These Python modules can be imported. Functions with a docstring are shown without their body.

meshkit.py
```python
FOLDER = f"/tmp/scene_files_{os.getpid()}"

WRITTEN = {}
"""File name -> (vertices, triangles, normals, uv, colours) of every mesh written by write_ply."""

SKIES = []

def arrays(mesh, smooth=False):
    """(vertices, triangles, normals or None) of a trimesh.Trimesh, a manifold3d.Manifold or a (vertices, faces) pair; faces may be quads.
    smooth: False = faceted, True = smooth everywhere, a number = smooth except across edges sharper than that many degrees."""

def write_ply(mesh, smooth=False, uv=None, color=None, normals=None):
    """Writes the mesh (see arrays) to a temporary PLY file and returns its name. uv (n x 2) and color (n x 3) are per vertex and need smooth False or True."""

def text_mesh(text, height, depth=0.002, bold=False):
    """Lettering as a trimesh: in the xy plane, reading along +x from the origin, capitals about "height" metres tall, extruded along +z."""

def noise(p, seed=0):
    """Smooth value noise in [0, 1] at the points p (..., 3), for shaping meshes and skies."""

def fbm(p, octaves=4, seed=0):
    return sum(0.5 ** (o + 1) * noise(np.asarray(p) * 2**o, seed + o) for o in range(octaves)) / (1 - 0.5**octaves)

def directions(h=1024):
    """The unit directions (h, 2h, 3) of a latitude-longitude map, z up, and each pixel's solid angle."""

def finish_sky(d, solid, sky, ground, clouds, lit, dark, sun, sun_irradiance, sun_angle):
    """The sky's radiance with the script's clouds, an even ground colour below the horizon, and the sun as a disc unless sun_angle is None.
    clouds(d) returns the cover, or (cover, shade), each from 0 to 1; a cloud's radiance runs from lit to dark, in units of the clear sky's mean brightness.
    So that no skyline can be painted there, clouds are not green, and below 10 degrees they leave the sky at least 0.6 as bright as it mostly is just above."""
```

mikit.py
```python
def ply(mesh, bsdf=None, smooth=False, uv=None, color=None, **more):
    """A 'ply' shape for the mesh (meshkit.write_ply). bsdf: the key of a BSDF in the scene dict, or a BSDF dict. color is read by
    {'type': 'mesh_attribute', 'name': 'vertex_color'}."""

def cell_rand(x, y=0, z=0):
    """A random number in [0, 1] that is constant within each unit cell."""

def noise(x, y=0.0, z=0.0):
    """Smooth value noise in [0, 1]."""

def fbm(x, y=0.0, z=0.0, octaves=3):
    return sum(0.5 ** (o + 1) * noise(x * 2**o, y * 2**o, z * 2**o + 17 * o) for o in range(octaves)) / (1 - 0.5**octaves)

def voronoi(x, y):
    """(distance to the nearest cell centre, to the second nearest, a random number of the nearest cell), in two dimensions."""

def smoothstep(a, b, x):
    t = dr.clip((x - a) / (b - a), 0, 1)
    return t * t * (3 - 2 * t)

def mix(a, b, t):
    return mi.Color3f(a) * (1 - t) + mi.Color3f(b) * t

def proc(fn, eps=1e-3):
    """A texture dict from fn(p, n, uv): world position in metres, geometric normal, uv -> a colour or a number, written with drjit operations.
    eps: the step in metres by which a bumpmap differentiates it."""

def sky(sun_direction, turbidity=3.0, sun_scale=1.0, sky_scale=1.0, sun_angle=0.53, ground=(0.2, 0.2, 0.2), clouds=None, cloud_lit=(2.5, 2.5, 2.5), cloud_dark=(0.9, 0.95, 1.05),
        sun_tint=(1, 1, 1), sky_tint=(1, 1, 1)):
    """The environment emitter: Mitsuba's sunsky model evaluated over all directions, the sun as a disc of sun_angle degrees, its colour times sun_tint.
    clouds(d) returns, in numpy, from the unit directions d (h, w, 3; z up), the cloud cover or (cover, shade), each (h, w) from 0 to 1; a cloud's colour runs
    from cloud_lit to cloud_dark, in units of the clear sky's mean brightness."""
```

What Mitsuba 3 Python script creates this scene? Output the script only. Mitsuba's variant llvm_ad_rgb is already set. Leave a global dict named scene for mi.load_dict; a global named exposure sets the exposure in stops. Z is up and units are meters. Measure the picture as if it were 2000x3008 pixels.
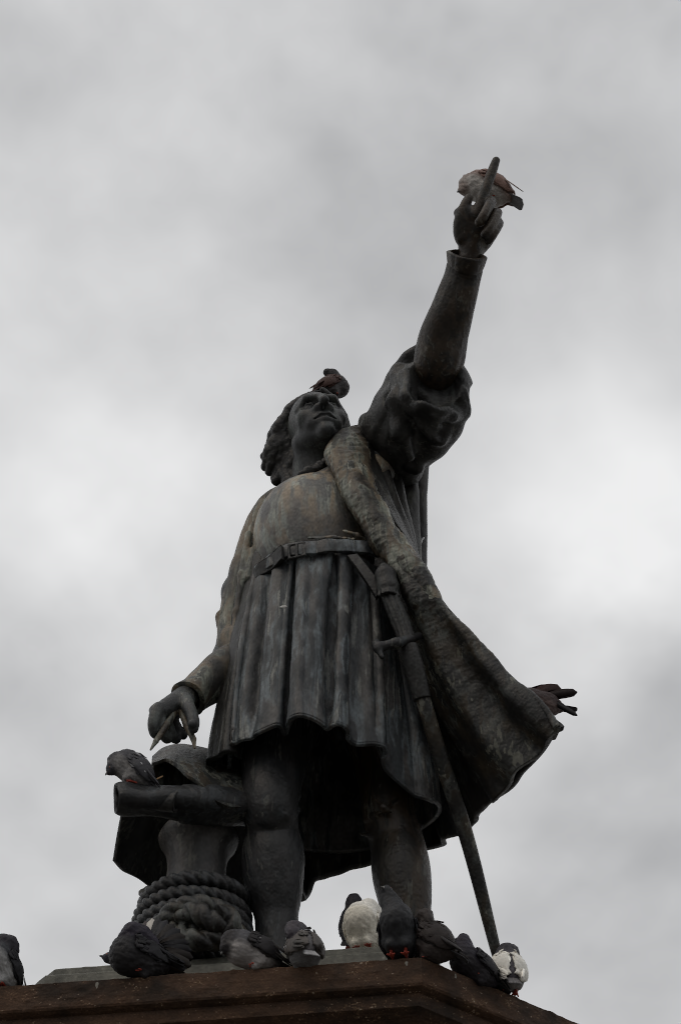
import math, random
import numpy as np, trimesh, manifold3d
from scipy.interpolate import CubicSpline
import drjit as dr, mitsuba as mi
import mikit, meshkit
T = mi.ScalarTransform4f
scene, labels = {}, {}

# ---------------------------------------------------------------- camera, sky, exposure
S = 1.4                                   # model units to metres: everything below is drawn at 1 : 1.4
scene['camera'] = {'type': 'perspective', 'fov': 20.252, 'fov_axis': 'x', 'near_clip': 0.1, 'far_clip': 4000.0,
                   'to_world': T().look_at(origin=[0, -5.6*S, -3.5*S], target=[0, (-5.6+0.7108)*S, (-3.5+0.7034)*S], up=[0, 0, 1])}
exposure = 1.3


def overcast(d):
    q = np.stack([d[..., 0], d[..., 1], d[..., 2]*1.2], -1)
    w = np.stack([meshkit.fbm(q*2.1+k*7.3, 3, seed=11+k) for k in range(3)], -1) - 0.5
    big = meshkit.fbm(q*3.0 + 0.9*w, 4, seed=5)
    mid = meshkit.fbm(q*7.5 + 1.3*w, 6, seed=27)
    fine = meshkit.fbm(q*22.0 + 2.2*w, 6, seed=31)
    el = np.clip(d[..., 2], 0, 1)
    sh = 0.51 + 0.36*(big-0.5) + 0.50*(mid-0.5) + 0.44*(fine-0.5) + .55*np.clip(1-el/.45, 0, 1)   # an overcast sky dims towards the horizon
    ridge = 1-np.abs(2*meshkit.fbm(q @ np.array([[1, .25, -.6], [0, .8, .1], [.5, 0, .9]])*9+1.6*w, 5, seed=44)-1)
    sh = sh - .24*(ridge-.72)
    wd = d + 0.10*w + 0.035*(np.stack([mid, fine, mid], -1)-0.5)
    wd /= np.linalg.norm(wd, axis=-1, keepdims=True)
    for c, r, a in BANKS:                  # thin and thick banks of the cloud layer
        c = np.array(c)/np.linalg.norm(c)
        sh = sh + a*np.exp(-(np.arccos(np.clip(wd @ c, -1, 1))/math.radians(r))**2)
    return np.ones(d.shape[:2]), np.clip(sh, 0, 1)


BANKS = [((-0.1362, 0.7012, 0.6998), 4.4, -.24), ((-0.1654, 0.7248, 0.6688), 3.0, -.10), ((0.1586, 0.6824, 0.7135), 3.8, -.48), ((0.1153, 0.7179, 0.6865), 2.6, -.26), ((0.1215, 0.5501, 0.8262), 6.5, .26), ((0, 0.6175, 0.7866), 4.6, .24), ((-0.1409, 0.5203, 0.8423), 4.5, .20),
         ((0.1524, 0.8229, 0.5473), 5.0, .34), ((-0.1647, 0.7684, 0.6184), 2.0, .22), ((0.1666, 0.7593, 0.629), 2.0, .2), ((-0.1303, 0.8256, 0.5491), 3.0, -.06), ((0.0437, 0.8366, 0.5461), 2.5, -.06), ((-0.0772, 0.5822, 0.8093), 3.0, -.06), ((0.0348, 0.5396, 0.8412), 2.5, -.06)]
scene['sky'] = mikit.sky((-0.45, -0.55, 0.75), turbidity=5, sun_scale=0.10, sun_angle=40, clouds=overcast,
                         ground=(0.10, 0.10, 0.095), cloud_lit=(3.16, 3.17, 3.18), cloud_dark=(1.46, 1.48, 1.52))


# ---------------------------------------------------------------- mesh tools
class Field:
    """A signed distance field of blended round cones and ellipsoids, meshed by surface nets."""
    def __init__(s, h): s.h, s.ops = h, []

    def seg(s, a, b, k=0.02, cut=False):
        s.ops.append(('c', np.array(a, float), np.array(b, float), k, cut)); return s

    def chain(s, pts, k=0.02, cut=False):
        for a, b in zip(pts[:-1], pts[1:]): s.seg(a, b, k, cut)
        return s

    def limb(s, pts, k=0.02, n=5):
        """A chain smoothed by a spline, without swellings at its joints."""
        q = np.array([(*p,) for p in pts], float)
        L = np.r_[0, np.cumsum(np.linalg.norm(np.diff(q[:, :3], axis=0), axis=1))]
        t = np.interp(np.linspace(0, len(q)-1, (len(q)-1)*n+1), np.arange(len(q)), L)
        from scipy.interpolate import PchipInterpolator
        d = np.column_stack([CubicSpline(L, q[:, :3])(t) if len(q) > 2 else np.stack([np.interp(t, L, q[:, i]) for i in range(3)], 1), PchipInterpolator(L, q[:, 3])(t)])
        s.ops.append(('g', d, None, k, False)); return s

    def ball(s, a, k=0.02, cut=False): return s.seg(a, a, k, cut)

    def ell(s, c, r, k=0.02, R=None, cut=False):
        s.ops.append(('e', np.array(c, float)[:3], np.array(r, float), k, cut, np.eye(3) if R is None else np.array(R))); return s

    def box(s, o):
        if o[0] == 'c':
            a, b = o[1], o[2]
            return np.minimum(a[:3]-a[3], b[:3]-b[3]), np.maximum(a[:3]+a[3], b[:3]+b[3])
        if o[0] == 'g': return (o[1][:, :3]-o[1][:, 3:]).min(0), (o[1][:, :3]+o[1][:, 3:]).max(0)
        m = np.abs(o[5]) @ o[2]
        return o[1]-m, o[1]+m

    def mesh(s, clip=None, disp=None):
        h = s.h
        bb = [s.box(o) for o in s.ops if not o[4]]
        lo, hi = np.min([b[0] for b in bb], 0)-4*h-.01, np.max([b[1] for b in bb], 0)+4*h+.01
        n = np.ceil((hi-lo)/h).astype(int)+1
        V = np.full(n, .5, np.float32)
        ax = [(lo[i]+h*np.arange(n[i])).astype(np.float32) for i in range(3)]
        for o in s.ops:
            k = o[3]
            a, b = s.box(o)
            i0 = np.clip(((a-k-3*h-lo)/h).astype(int), 0, n); i1 = np.clip(((b+k+3*h-lo)/h).astype(int)+2, 0, n)
            if (i1 <= i0).any(): continue
            X = ax[0][i0[0]:i1[0], None, None]; Y = ax[1][None, i0[1]:i1[1], None]; Z = ax[2][None, None, i0[2]:i1[2]]
            if o[0] == 'g':
                D = np.full((X.size, Y.size, Z.size), 9, np.float32)
                for A, B in zip(o[1][:-1], o[1][1:]):
                    e0 = np.clip(((np.minimum(A[:3]-A[3], B[:3]-B[3])-k-3*h-lo)/h).astype(int)-i0, 0, None); e1 = ((np.maximum(A[:3]+A[3], B[:3]+B[3])+k+3*h-lo)/h).astype(int)+2-i0
                    x, y, z = X[e0[0]:e1[0]], Y[:, e0[1]:e1[1]], Z[:, :, e0[2]:e1[2]]
                    d = B[:3]-A[:3]; L = max(float(d@d), 1e-12)
                    t = np.clip(((x-A[0])*d[0]+(y-A[1])*d[1]+(z-A[2])*d[2])/L, 0, 1)
                    w = D[e0[0]:e1[0], e0[1]:e1[1], e0[2]:e1[2]]
                    np.minimum(w, np.sqrt((x-A[0]-t*d[0])**2+(y-A[1]-t*d[1])**2+(z-A[2]-t*d[2])**2)-(A[3]+t*(B[3]-A[3])), out=w)
            elif o[0] == 'c':
                A, B = o[1], o[2]
                d = B[:3]-A[:3]; L = max(float(d@d), 1e-12)
                t = np.clip(((X-A[0])*d[0]+(Y-A[1])*d[1]+(Z-A[2])*d[2])/L, 0, 1)
                D = np.sqrt((X-A[0]-t*d[0])**2+(Y-A[1]-t*d[1])**2+(Z-A[2]-t*d[2])**2)-(A[3]+t*(B[3]-A[3]))
            else:
                R = o[5]; c = o[1]; r = o[2]
                q = [(X-c[0])*R[0, i]+(Y-c[1])*R[1, i]+(Z-c[2])*R[2, i] for i in range(3)]
                k0 = np.sqrt(sum((q[i]/r[i])**2 for i in range(3))); k1 = np.sqrt(sum((q[i]/r[i]**2)**2 for i in range(3)))
                D = k0*(k0-1)/np.maximum(k1, 1e-6)
            W = V[i0[0]:i1[0], i0[1]:i1[1], i0[2]:i1[2]]
            if o[4]:
                D = -D; hh = np.maximum(k-np.abs(W-D), 0)/max(k, 1e-9)
                W[...] = np.maximum(W, D)+hh*hh*k/4
            else:
                hh = np.maximum(k-np.abs(W-D), 0)/max(k, 1e-9)
                W[...] = np.minimum(W, D)-hh*hh*k/4
        return nets(V, lo, h)


def nets(V, lo, h):
    I = V < 0
    c = np.zeros(np.array(V.shape)-1, np.int8)
    for a in np.ndindex(2, 2, 2):
        c += I[a[0]:V.shape[0]-1+a[0], a[1]:V.shape[1]-1+a[1], a[2]:V.shape[2]-1+a[2]]
    m = (c > 0) & (c < 8)
    idx = np.full(m.shape, -1, np.int64); cells = np.argwhere(m); idx[m] = np.arange(len(cells))
    acc = np.zeros((len(cells), 3)); cnt = np.zeros(len(cells))
    for ax in range(3):
        for o in np.ndindex(2, 2):
            a = np.insert(np.array(o), ax, 0); b = np.insert(np.array(o), ax, 1)
            va = V[tuple((cells+a).T)]; vb = V[tuple((cells+b).T)]
            x = (va < 0) != (vb < 0)
            t = va[x]/(va[x]-vb[x])
            acc[x] += a+t[:, None]*(b-a); cnt[x] += 1
    v = lo+h*(cells+acc/cnt[:, None])
    F = []
    for ax in range(3):
        u, w = (ax+1) % 3, (ax+2) % 3
        sl = [slice(None)]*3; sl[ax] = slice(0, -1); s2 = list(sl); s2[ax] = slice(1, None)
        x = I[tuple(sl)] != I[tuple(s2)]
        e = np.argwhere(x)
        e = e[(e[:, u] > 0) & (e[:, w] > 0) & (e[:, u] < V.shape[u]-1) & (e[:, w] < V.shape[w]-1)]
        q = []
        for du, dw in ((1, 1), (0, 1), (0, 0), (1, 0)):
            g = e.copy(); g[:, u] -= du; g[:, w] -= dw; q.append(idx[tuple(g.T)])
        q = np.stack(q, 1); fl = I[tuple(e.T)]
        q[~fl] = q[~fl][:, ::-1]
        F.append(q)
    q = np.vstack(F)
    return trimesh.Trimesh(v, np.vstack([q[:, [0, 1, 2]], q[:, [0, 2, 3]]]), process=False)


def bumpy(m, amp, freq, seed=0, octaves=3, stretch=(1, 1, 1)):
    n = m.vertex_normals
    f = meshkit.fbm(m.vertices*freq*np.array(stretch), octaves, seed)-0.5
    return trimesh.Trimesh(m.vertices+n*(amp*2*f)[:, None], m.faces, process=False)


def rs(pts, n):
    """A polyline resampled to n points of equal arc length along a spline."""
    p = np.asarray(pts, float)
    L = np.r_[0, np.cumsum(np.linalg.norm(np.diff(p[:, :3], axis=0), axis=1))]
    return CubicSpline(L, p)(np.linspace(0, L[-1], n))


def grid_normals(G, cu, cv):
    du = np.gradient(G, axis=0); dv = np.gradient(G, axis=1)
    if cu: du[0] = du[-1] = (G[1]-G[-2])/2
    if cv: dv[:, 0] = dv[:, -1] = (G[:, 1]-G[:, -2])/2
    N = np.cross(du, dv)
    return N/np.maximum(np.linalg.norm(N, axis=2, keepdims=True), 1e-9)


def solid(G, t, cv=False):
    """A sheet (nu, nv, 3) given thickness t (a number or an array) to both sides; closed in v if cv (last column repeats the first)."""
    N = grid_normals(G, False, cv)
    t = np.broadcast_to(np.asarray(t, float), G.shape[:2])[..., None]
    nu, nv = G.shape[:2]
    V = np.concatenate([(G+N*t/2).reshape(-1, 3), (G-N*t/2).reshape(-1, 3)])
    i = np.arange(nu*nv).reshape(nu, nv)
    def quads(a): return np.stack([a[:-1, :-1], a[1:, :-1], a[1:, 1:], a[:-1, 1:]], -1).reshape(-1, 4)
    A = quads(i); B = quads(i+nu*nv)[:, ::-1]
    Q = [A, B]
    def rim(e): o = e+nu*nv; return np.stack([e[:-1], e[1:], o[1:], o[:-1]], -1)
    Q.append(rim(i[0])); Q.append(rim(i[-1])[:, ::-1])
    if not cv: Q.append(rim(i[:, 0])[:, ::-1]); Q.append(rim(i[:, -1]))
    q = np.vstack(Q)
    m = trimesh.Trimesh(V, np.vstack([q[:, [0, 1, 2]], q[:, [0, 2, 3]]]), process=False)
    m.merge_vertices(merge_tex=True, merge_norm=True)
    return m


def loft(rows, nu, nv, t=.012, fold=None, cv=False, noise=None):
    """rows (m, n, 3) of control points -> a smooth solid sheet."""
    R = np.asarray(rows, float); m, n = R.shape[:2]
    if cv: R = np.concatenate([R, R[:, :1]], 1); n += 1
    G = CubicSpline(np.linspace(0, 1, n), R, axis=1, bc_type='periodic' if cv else 'natural')(np.linspace(0, 1, nv))
    G = CubicSpline(np.linspace(0, 1, m), G, axis=0, bc_type='natural')(np.linspace(0, 1, nu))
    U, Vv = np.meshgrid(np.linspace(0, 1, nu), np.linspace(0, 1, nv), indexing='ij')
    if fold is not None: G = G+grid_normals(G, False, cv)*fold(U, Vv)[..., None]
    if noise is not None:
        amp, fr, seed = noise
        G = G+grid_normals(G, False, cv)*(amp*2*(meshkit.fbm(G*fr, 3, seed)-.5))[..., None]
    if cv: G[:, -1] = G[:, 0]
    return solid(G, t, cv)


def frames(p):
    t = np.gradient(p, axis=0); t /= np.linalg.norm(t, axis=1, keepdims=True)
    a = np.cross(t[0], [0.3, .9, .2]); a /= np.linalg.norm(a); A = [a]
    for k in range(1, len(p)):
        a = A[-1]-t[k]*(A[-1]@t[k]); A.append(a/np.linalg.norm(a))
    A = np.array(A)
    return t, A, np.cross(t, A)


def tube(pts, n=60, sides=48, wall=.012, fold=None, flat=1.0):
    """A cloth tube with real walls along pts (x, y, z, r)."""
    p = rs(pts, n); t, A, B = frames(p[:, :3])
    th = np.linspace(0, 2*np.pi, sides+1)
    U, Th = np.meshgrid(np.linspace(0, 1, n), th, indexing='ij')
    r = p[:, 3:4]+(fold(U, Th) if fold is not None else 0*U)
    G = p[:, None, :3]+r[..., None]*(np.cos(Th)[..., None]*A[:, None]+flat*np.sin(Th)[..., None]*B[:, None])
    G[:, -1] = G[:, 0]
    return solid(G, wall, True)


def rope(path, R, pitch, sides=18, step=.006):
    p = np.asarray(path, float)
    L = np.r_[0, np.cumsum(np.linalg.norm(np.diff(p, axis=0), axis=1))]
    n = max(int(L[-1]/step), 8); s = np.linspace(0, L[-1], n)
    p = np.stack([np.interp(s, L, p[:, i]) for i in range(3)], 1) if len(p) > 60 else CubicSpline(L, p)(s)
    t, A, B = frames(p)
    th = np.linspace(0, 2*np.pi, sides, endpoint=False)
    r = R*(.66+.38*np.abs(np.cos(1.5*(th[None]-2*np.pi*s[:, None]/pitch)))**.6)
    G = p[:, None]+r[..., None]*(np.cos(th)[None, :, None]*A[:, None]+np.sin(th)[None, :, None]*B[:, None])
    i = np.arange(n*sides).reshape(n, sides); j = np.roll(i, -1, 1)
    q = np.stack([i[:-1], j[:-1], j[1:], i[1:]], -1).reshape(-1, 4)
    V = np.vstack([G.reshape(-1, 3), p[0], p[-1]]); e = n*sides
    f = np.vstack([q[:, [0, 1, 2]], q[:, [0, 2, 3]], np.stack([j[0], i[0], i[0]*0+e], 1), np.stack([i[-1], j[-1], i[0]*0+e+1], 1)])
    V = V+(V-np.vstack([np.repeat(p, sides, 0), p[:1], p[-1:]]))*(.34*(meshkit.fbm(V*16, 3, 4)-.5))[:, None]
    return trimesh.Trimesh(V, f, process=False)


def lathe(prof, c, sides=64, squash=1.0):
    """prof: (r, z) pairs from bottom to top, about the upright axis through c."""
    p = np.asarray(prof, float); th = np.linspace(0, 2*np.pi, sides, endpoint=False)
    V = np.stack([p[:, None, 0]*np.cos(th), squash*p[:, None, 0]*np.sin(th), p[:, None, 1]+0*th], -1)+np.array([c[0], c[1], c[2]])
    n = len(p); i = np.arange(n*sides).reshape(n, sides); j = np.roll(i, -1, 1)
    q = np.stack([i[:-1], j[:-1], j[1:], i[1:]], -1).reshape(-1, 4)
    return trimesh.Trimesh(V.reshape(-1, 3), np.vstack([q[:, [0, 1, 2]], q[:, [0, 2, 3]]]), process=False)


def smooth_prof(pts, n): return rs(np.asarray(pts, float), n)


def prism(poly, z0, z1, bevel=.006):
    """An upright block on a polygon (counter-clockwise xy) with bevelled rims."""
    import shapely
    P0 = shapely.Polygon(poly)
    rings = [(P0.buffer(-bevel, join_style=2), z0), (P0, z0+bevel), (P0, z1-bevel), (P0.buffer(-bevel, join_style=2), z1)]
    return stack(rings)


def stack(rings):
    """Walls between polygons with the same corner count, with flat ends."""
    V, n = [], None
    for p, z in rings:
        c = np.array(p.exterior.coords)[:-1]
        if trimesh.path.util.is_ccw(np.vstack([c, c[:1]])) is False: c = c[::-1]
        if V:
            k = np.argmin(np.linalg.norm(c-V[0][0, :2], axis=1)); c = np.roll(c, -k, 0)
        V.append(np.column_stack([c, np.full(len(c), z)]))
    n = len(V[0]); m = len(V)
    i = np.arange(n*m).reshape(m, n); j = np.roll(i, -1, 1)
    q = np.stack([i[:-1], j[:-1], j[1:], i[1:]], -1).reshape(-1, 4)
    f = [q[:, [0, 1, 2]], q[:, [0, 2, 3]]]
    f.append(np.array([[0, k+1, k] for k in range(1, n-1)])); b = (m-1)*n
    f.append(np.array([[b, b+k, b+k+1] for k in range(1, n-1)]))
    return trimesh.Trimesh(np.vstack(V), np.vstack(f), process=False)


def join(*ms): return trimesh.util.concatenate([m for m in ms])


def add(key, mesh, mat, smooth=True, color=None, **prop):
    while key in scene:
        k = key.rsplit('_', 1)
        key = f'{k[0]}_{int(k[1])+1:03d}' if k[-1].isdigit() and len(k[-1]) == 3 else key+'_001'
    m = trimesh.Trimesh(np.asarray(mesh.vertices)*S, mesh.faces, process=False)
    scene[key] = mikit.ply(m, mat, smooth=smooth, color=color)
    if prop: labels[key] = prop
    return key


# ---------------------------------------------------------------- materials
def col(fn): return mikit.proc(fn)


def two(b): return {'type': 'twosided', 'bsdf': b}


def patina(dark, mid, green, pale, wg, wp, off):
    def fn(p, n, uv):
        x, y, z = p.x+off, p.y, p.z
        a = mikit.fbm(x*3.1, y*3.1, z*2.2, 4)
        b = mikit.fbm(x*11+7, y*11, z*5.0, 4)
        st = mikit.fbm(x*30+b*2, y*30, z*2.2+3, 4)
        s2 = mikit.fbm(x*62+b*3, y*62, z*3.6+9, 3)
        g = mikit.noise(x*95, y*95, z*60)
        c = mikit.mix(dark, mid, mikit.smoothstep(.36, .60, a*.5+b*.5))
        c = mikit.mix(c, green, mikit.smoothstep(.46, .60, b*.4+st*.6)*wg)
        c = mikit.mix(c, dark, mikit.smoothstep(.49, .59, st*.55+a*.25+s2*.2)*.85)
        c = mikit.mix(c, pale, mikit.smoothstep(.585, .65, s2*.45+b*.35+a*.2)*wp)
        return c*(.75+.50*g)
    return fn


def cast_relief(p, n, uv):
    return mikit.fbm(p.x*26, p.y*26, p.z*16, 3)*.006+mikit.noise(p.x*110, p.y*110, p.z*90)*.0016


def bronze(name, *a, rough=.5, spec=.45):
    b = {'type': 'principled', 'base_color': col(patina(*a)), 'roughness': rough, 'specular': spec}
    scene[name] = two({'type': 'bumpmap', 'bump': mikit.proc(cast_relief, eps=2e-3), 'scale': 1.0, 'bsdf': b})


DK, BR, GR, PA = (.009, .009, .009), (.040, .031, .023), (.046, .052, .049), (.19, .19, .16)
bronze('bronze_dark', DK, (.020, .019, .018), GR, PA, .5, .25, 0.0)
bronze('bronze_hair', (.008, .008, .008), (.015, .014, .014), (.028, .030, .029), PA, .4, .12, 2.2)
bronze('bronze_chest', (.105, .102, .10), (.29, .235, .170), (.24, .27, .25), (.36, .38, .33), .9, .7, 3.7)
bronze('bronze_skirt', (.019, .022, .025), (.098, .094, .091), (.145, .172, .186), (.34, .35, .32), .9, .45, 9.1)
bronze('bronze_brown', (.008, .007, .006), (.036, .023, .013), (.040, .036, .026), PA, .4, .3, 5.3)
bronze('bronze_fur', (.018, .017, .015), (.150, .115, .075), (.175, .192, .160), (.34, .34, .28), .9, .7, 1.9)
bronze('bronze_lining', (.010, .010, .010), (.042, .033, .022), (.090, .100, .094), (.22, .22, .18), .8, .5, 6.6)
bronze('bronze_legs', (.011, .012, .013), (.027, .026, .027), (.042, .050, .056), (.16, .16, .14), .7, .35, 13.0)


def body_col(p, n, uv):                    # the raised hand is browner than the face and the lowered hand
    return mikit.mix(face_col(p, n, uv), hand_col(p, n, uv), mikit.smoothstep(3.55, 3.75, p.z))


face_col = patina((.026, .028, .030), (.050, .049, .048), (.085, .098, .092), (.20, .20, .17), .8, .5, 4.4)
hand_col = patina((.008, .007, .006), (.036, .023, .013), (.040, .036, .026), PA, .4, .3, 5.3)
scene['bronze_body'] = two({'type': 'bumpmap', 'bump': mikit.proc(cast_relief, eps=2e-3), 'scale': .4, 'bsdf': {'type': 'principled', 'base_color': col(body_col), 'roughness': .5, 'specular': .45}})
bronze('bronze_bollard', (.040, .039, .040), (.080, .074, .072), (.070, .078, .076), PA, .5, .35, 8.2)


def plinth_col(p, n, uv):
    a = mikit.fbm(p.x*4, p.y*4, p.z*3, 4); st = mikit.fbm(p.x*26, p.y*26, p.z*4, 3); g = mikit.noise(p.x*80, p.y*80, p.z*80)
    c = mikit.mix((.085, .085, .072), (.175, .172, .145), mikit.smoothstep(.3, .7, a*.5+st*.5))
    c = mikit.mix(c, (.22, .22, .19), mikit.smoothstep(.62, .74, st*.6+g*.25+a*.15)*.6)
    return c*(.8+.4*g)


def stone_col(p, n, uv):
    a = mikit.fbm(p.x*2.6, p.y*2.6, p.z*6, 4); b = mikit.fbm(p.x*13, p.y*13, p.z*13, 4); g = mikit.noise(p.x*70, p.y*70, p.z*70); g2 = mikit.noise(p.x*160, p.y*160, p.z*160)
    c = mikit.mix((.020, .013, .009), (.080, .044, .026), mikit.smoothstep(.3, .68, a*.55+b*.45))
    c = mikit.mix(c, (.20, .13, .075), mikit.smoothstep(.60, .78, g2*.3+g*.25+b*.45)*.6)
    c = mikit.mix(c, (.36, .33, .28), mikit.smoothstep(.83, .92, g2*.55+b*.3+g*.3)*.55)
    return c*(.7+.6*g2)


def stone_relief(p, n, uv): return mikit.fbm(p.x*40, p.y*40, p.z*40, 4)*.006


scene['plinth_patina'] = two({'type': 'bumpmap', 'bump': mikit.proc(stone_relief, eps=2e-3), 'scale': .5, 'bsdf': {'type': 'principled', 'base_color': col(plinth_col), 'roughness': .6, 'specular': .35}})
scene['brown_stone'] = two({'type': 'bumpmap', 'bump': mikit.proc(stone_relief, eps=2e-3), 'scale': 1.0, 'bsdf': {'type': 'principled', 'base_color': col(stone_col), 'roughness': .75, 'specular': .25}})


def paving_col(p, n, uv):
    a = mikit.fbm(p.x*.6, p.y*.6, 0, 4); b = mikit.noise(p.x*9, p.y*9, 0)
    return mikit.mix((.09, .087, .08), (.17, .163, .15), a)*(.85+.3*b)


scene['paving_grey'] = two({'type': 'principled', 'base_color': col(paving_col), 'roughness': .85, 'specular': .2})

# ---------------------------------------------------------------- setting: square, pedestal, plinth
gz = -3.5-1.6/S
add('ground', trimesh.Trimesh([[-900, -900, gz], [900, -900, gz], [900, 900, gz], [-900, 900, gz]], [[0, 1, 2], [0, 2, 3]], process=False), 'paving_grey', False, kind='structure')

import shapely, shapely.affinity as aff
ZC = -.457                                  # cornice top
Cc = np.array((0.2405, -0.6502, -0.457))[:2]         # its near corner
fx = np.array([-.992, .129]); fy = np.array([.129, .992])
def octo(front, cham, depth):
    """Corners of the chamfered rectangle, counter-clockwise, from its near right corner; front is the length of the front face."""
    c = cham/math.sqrt(2)
    k = [(0, 0), (-c, c), (-c, c+depth), (0, 2*c+depth), (front, 2*c+depth), (front+c, c+depth), (front+c, c), (front, 0)]
    return shapely.Polygon([Cc+fx*a+fy*b for a, b in k])
TOP = octo(1.42, .80, .45)
def inset(d): return TOP.buffer(-d, join_style=2, mitre_limit=10)
prof = [(.30, -1.30), (.30, -.66), (.26, -.62), (.255, -.575), (.20, -.50), (.135, -.43), (.125, -.36), (.115, -.352), (.115, -.30), (.10, -.29),
        (.035, -.235), (.03, -.17), (.018, -.165), (.004, -.155), (0, -.145), (0, -.012), (.012, 0)]
ped = stack([(inset(d), ZC+z*.62) for d, z in prof])
def worn(m, size, amp, fr, seed):
    m = m.subdivide_to_size(size); m.merge_vertices()
    v = m.vertices; f = meshkit.fbm(v*fr, 4, seed); g = meshkit.fbm(v*fr*4, 3, seed+9)
    return trimesh.Trimesh(v-m.vertex_normals*(amp*np.clip(f-.5, 0, 1)*2.2+amp*.5*np.clip(g-.52, 0, 1)*3)[:, None], m.faces, process=False)
add('pedestal__cornice', worn(ped, .022, .006, 14, 3), 'brown_stone', 30)
add('pedestal__shaft', stack([(inset(.31), gz+.45), (inset(.31), ZC-1.29*.62)]), 'brown_stone', 20)
add('pedestal__base', stack([(inset(.05), gz), (inset(.05), gz+.34), (inset(.12), gz+.40), (inset(.26), gz+.45), (inset(.30), gz+.47)]), 'brown_stone', 20)
rngd = random.Random(12)
scene['dropping_white'] = two({'type': 'principled', 'base_color': {'type': 'rgb', 'value': [.20, .19, .165]}, 'roughness': .8})
for k, a in enumerate((.045, .40, .74, .98, 1.29, -.13)):
    q = Cc+fx*a if a > 0 else Cc+np.array([.794, .608])*(-a)
    nrm_ = np.array([-.129, -.992]) if a > 0 else np.array([.608, -.794])
    tg = np.array([-nrm_[1], nrm_[0]]); L_ = .012+.022*rngd.random(); w_ = .003+.004*rngd.random()
    ang = np.linspace(0, 2*np.pi, 14, endpoint=False); V_ = []
    for zz, rr in ((0, 1), (.0016, .75)):
        for t_ in ang:
            wob = rr*(1+.35*(rngd.random()-.5)); u_, v_ = w_*wob*math.cos(t_)*(1.2 if math.sin(t_) > 0 else .6), L_*wob*math.sin(t_)*.5
            p_ = q+nrm_*(-.0005+zz)+tg*u_; V_.append((p_[0], p_[1], ZC-.012-L_*.5-.010*rngd.random()*0+v_))
    i_ = np.arange(14); j_ = (i_+1) % 14
    F_ = np.vstack([np.stack([i_, j_, j_+14], 1), np.stack([i_, j_+14, i_+14], 1), [[14, 14+b, 15+b] for b in range(1, 13)]])
    add('pedestal__dropping', trimesh.Trimesh(V_, F_, process=False), 'dropping_white')
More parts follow.
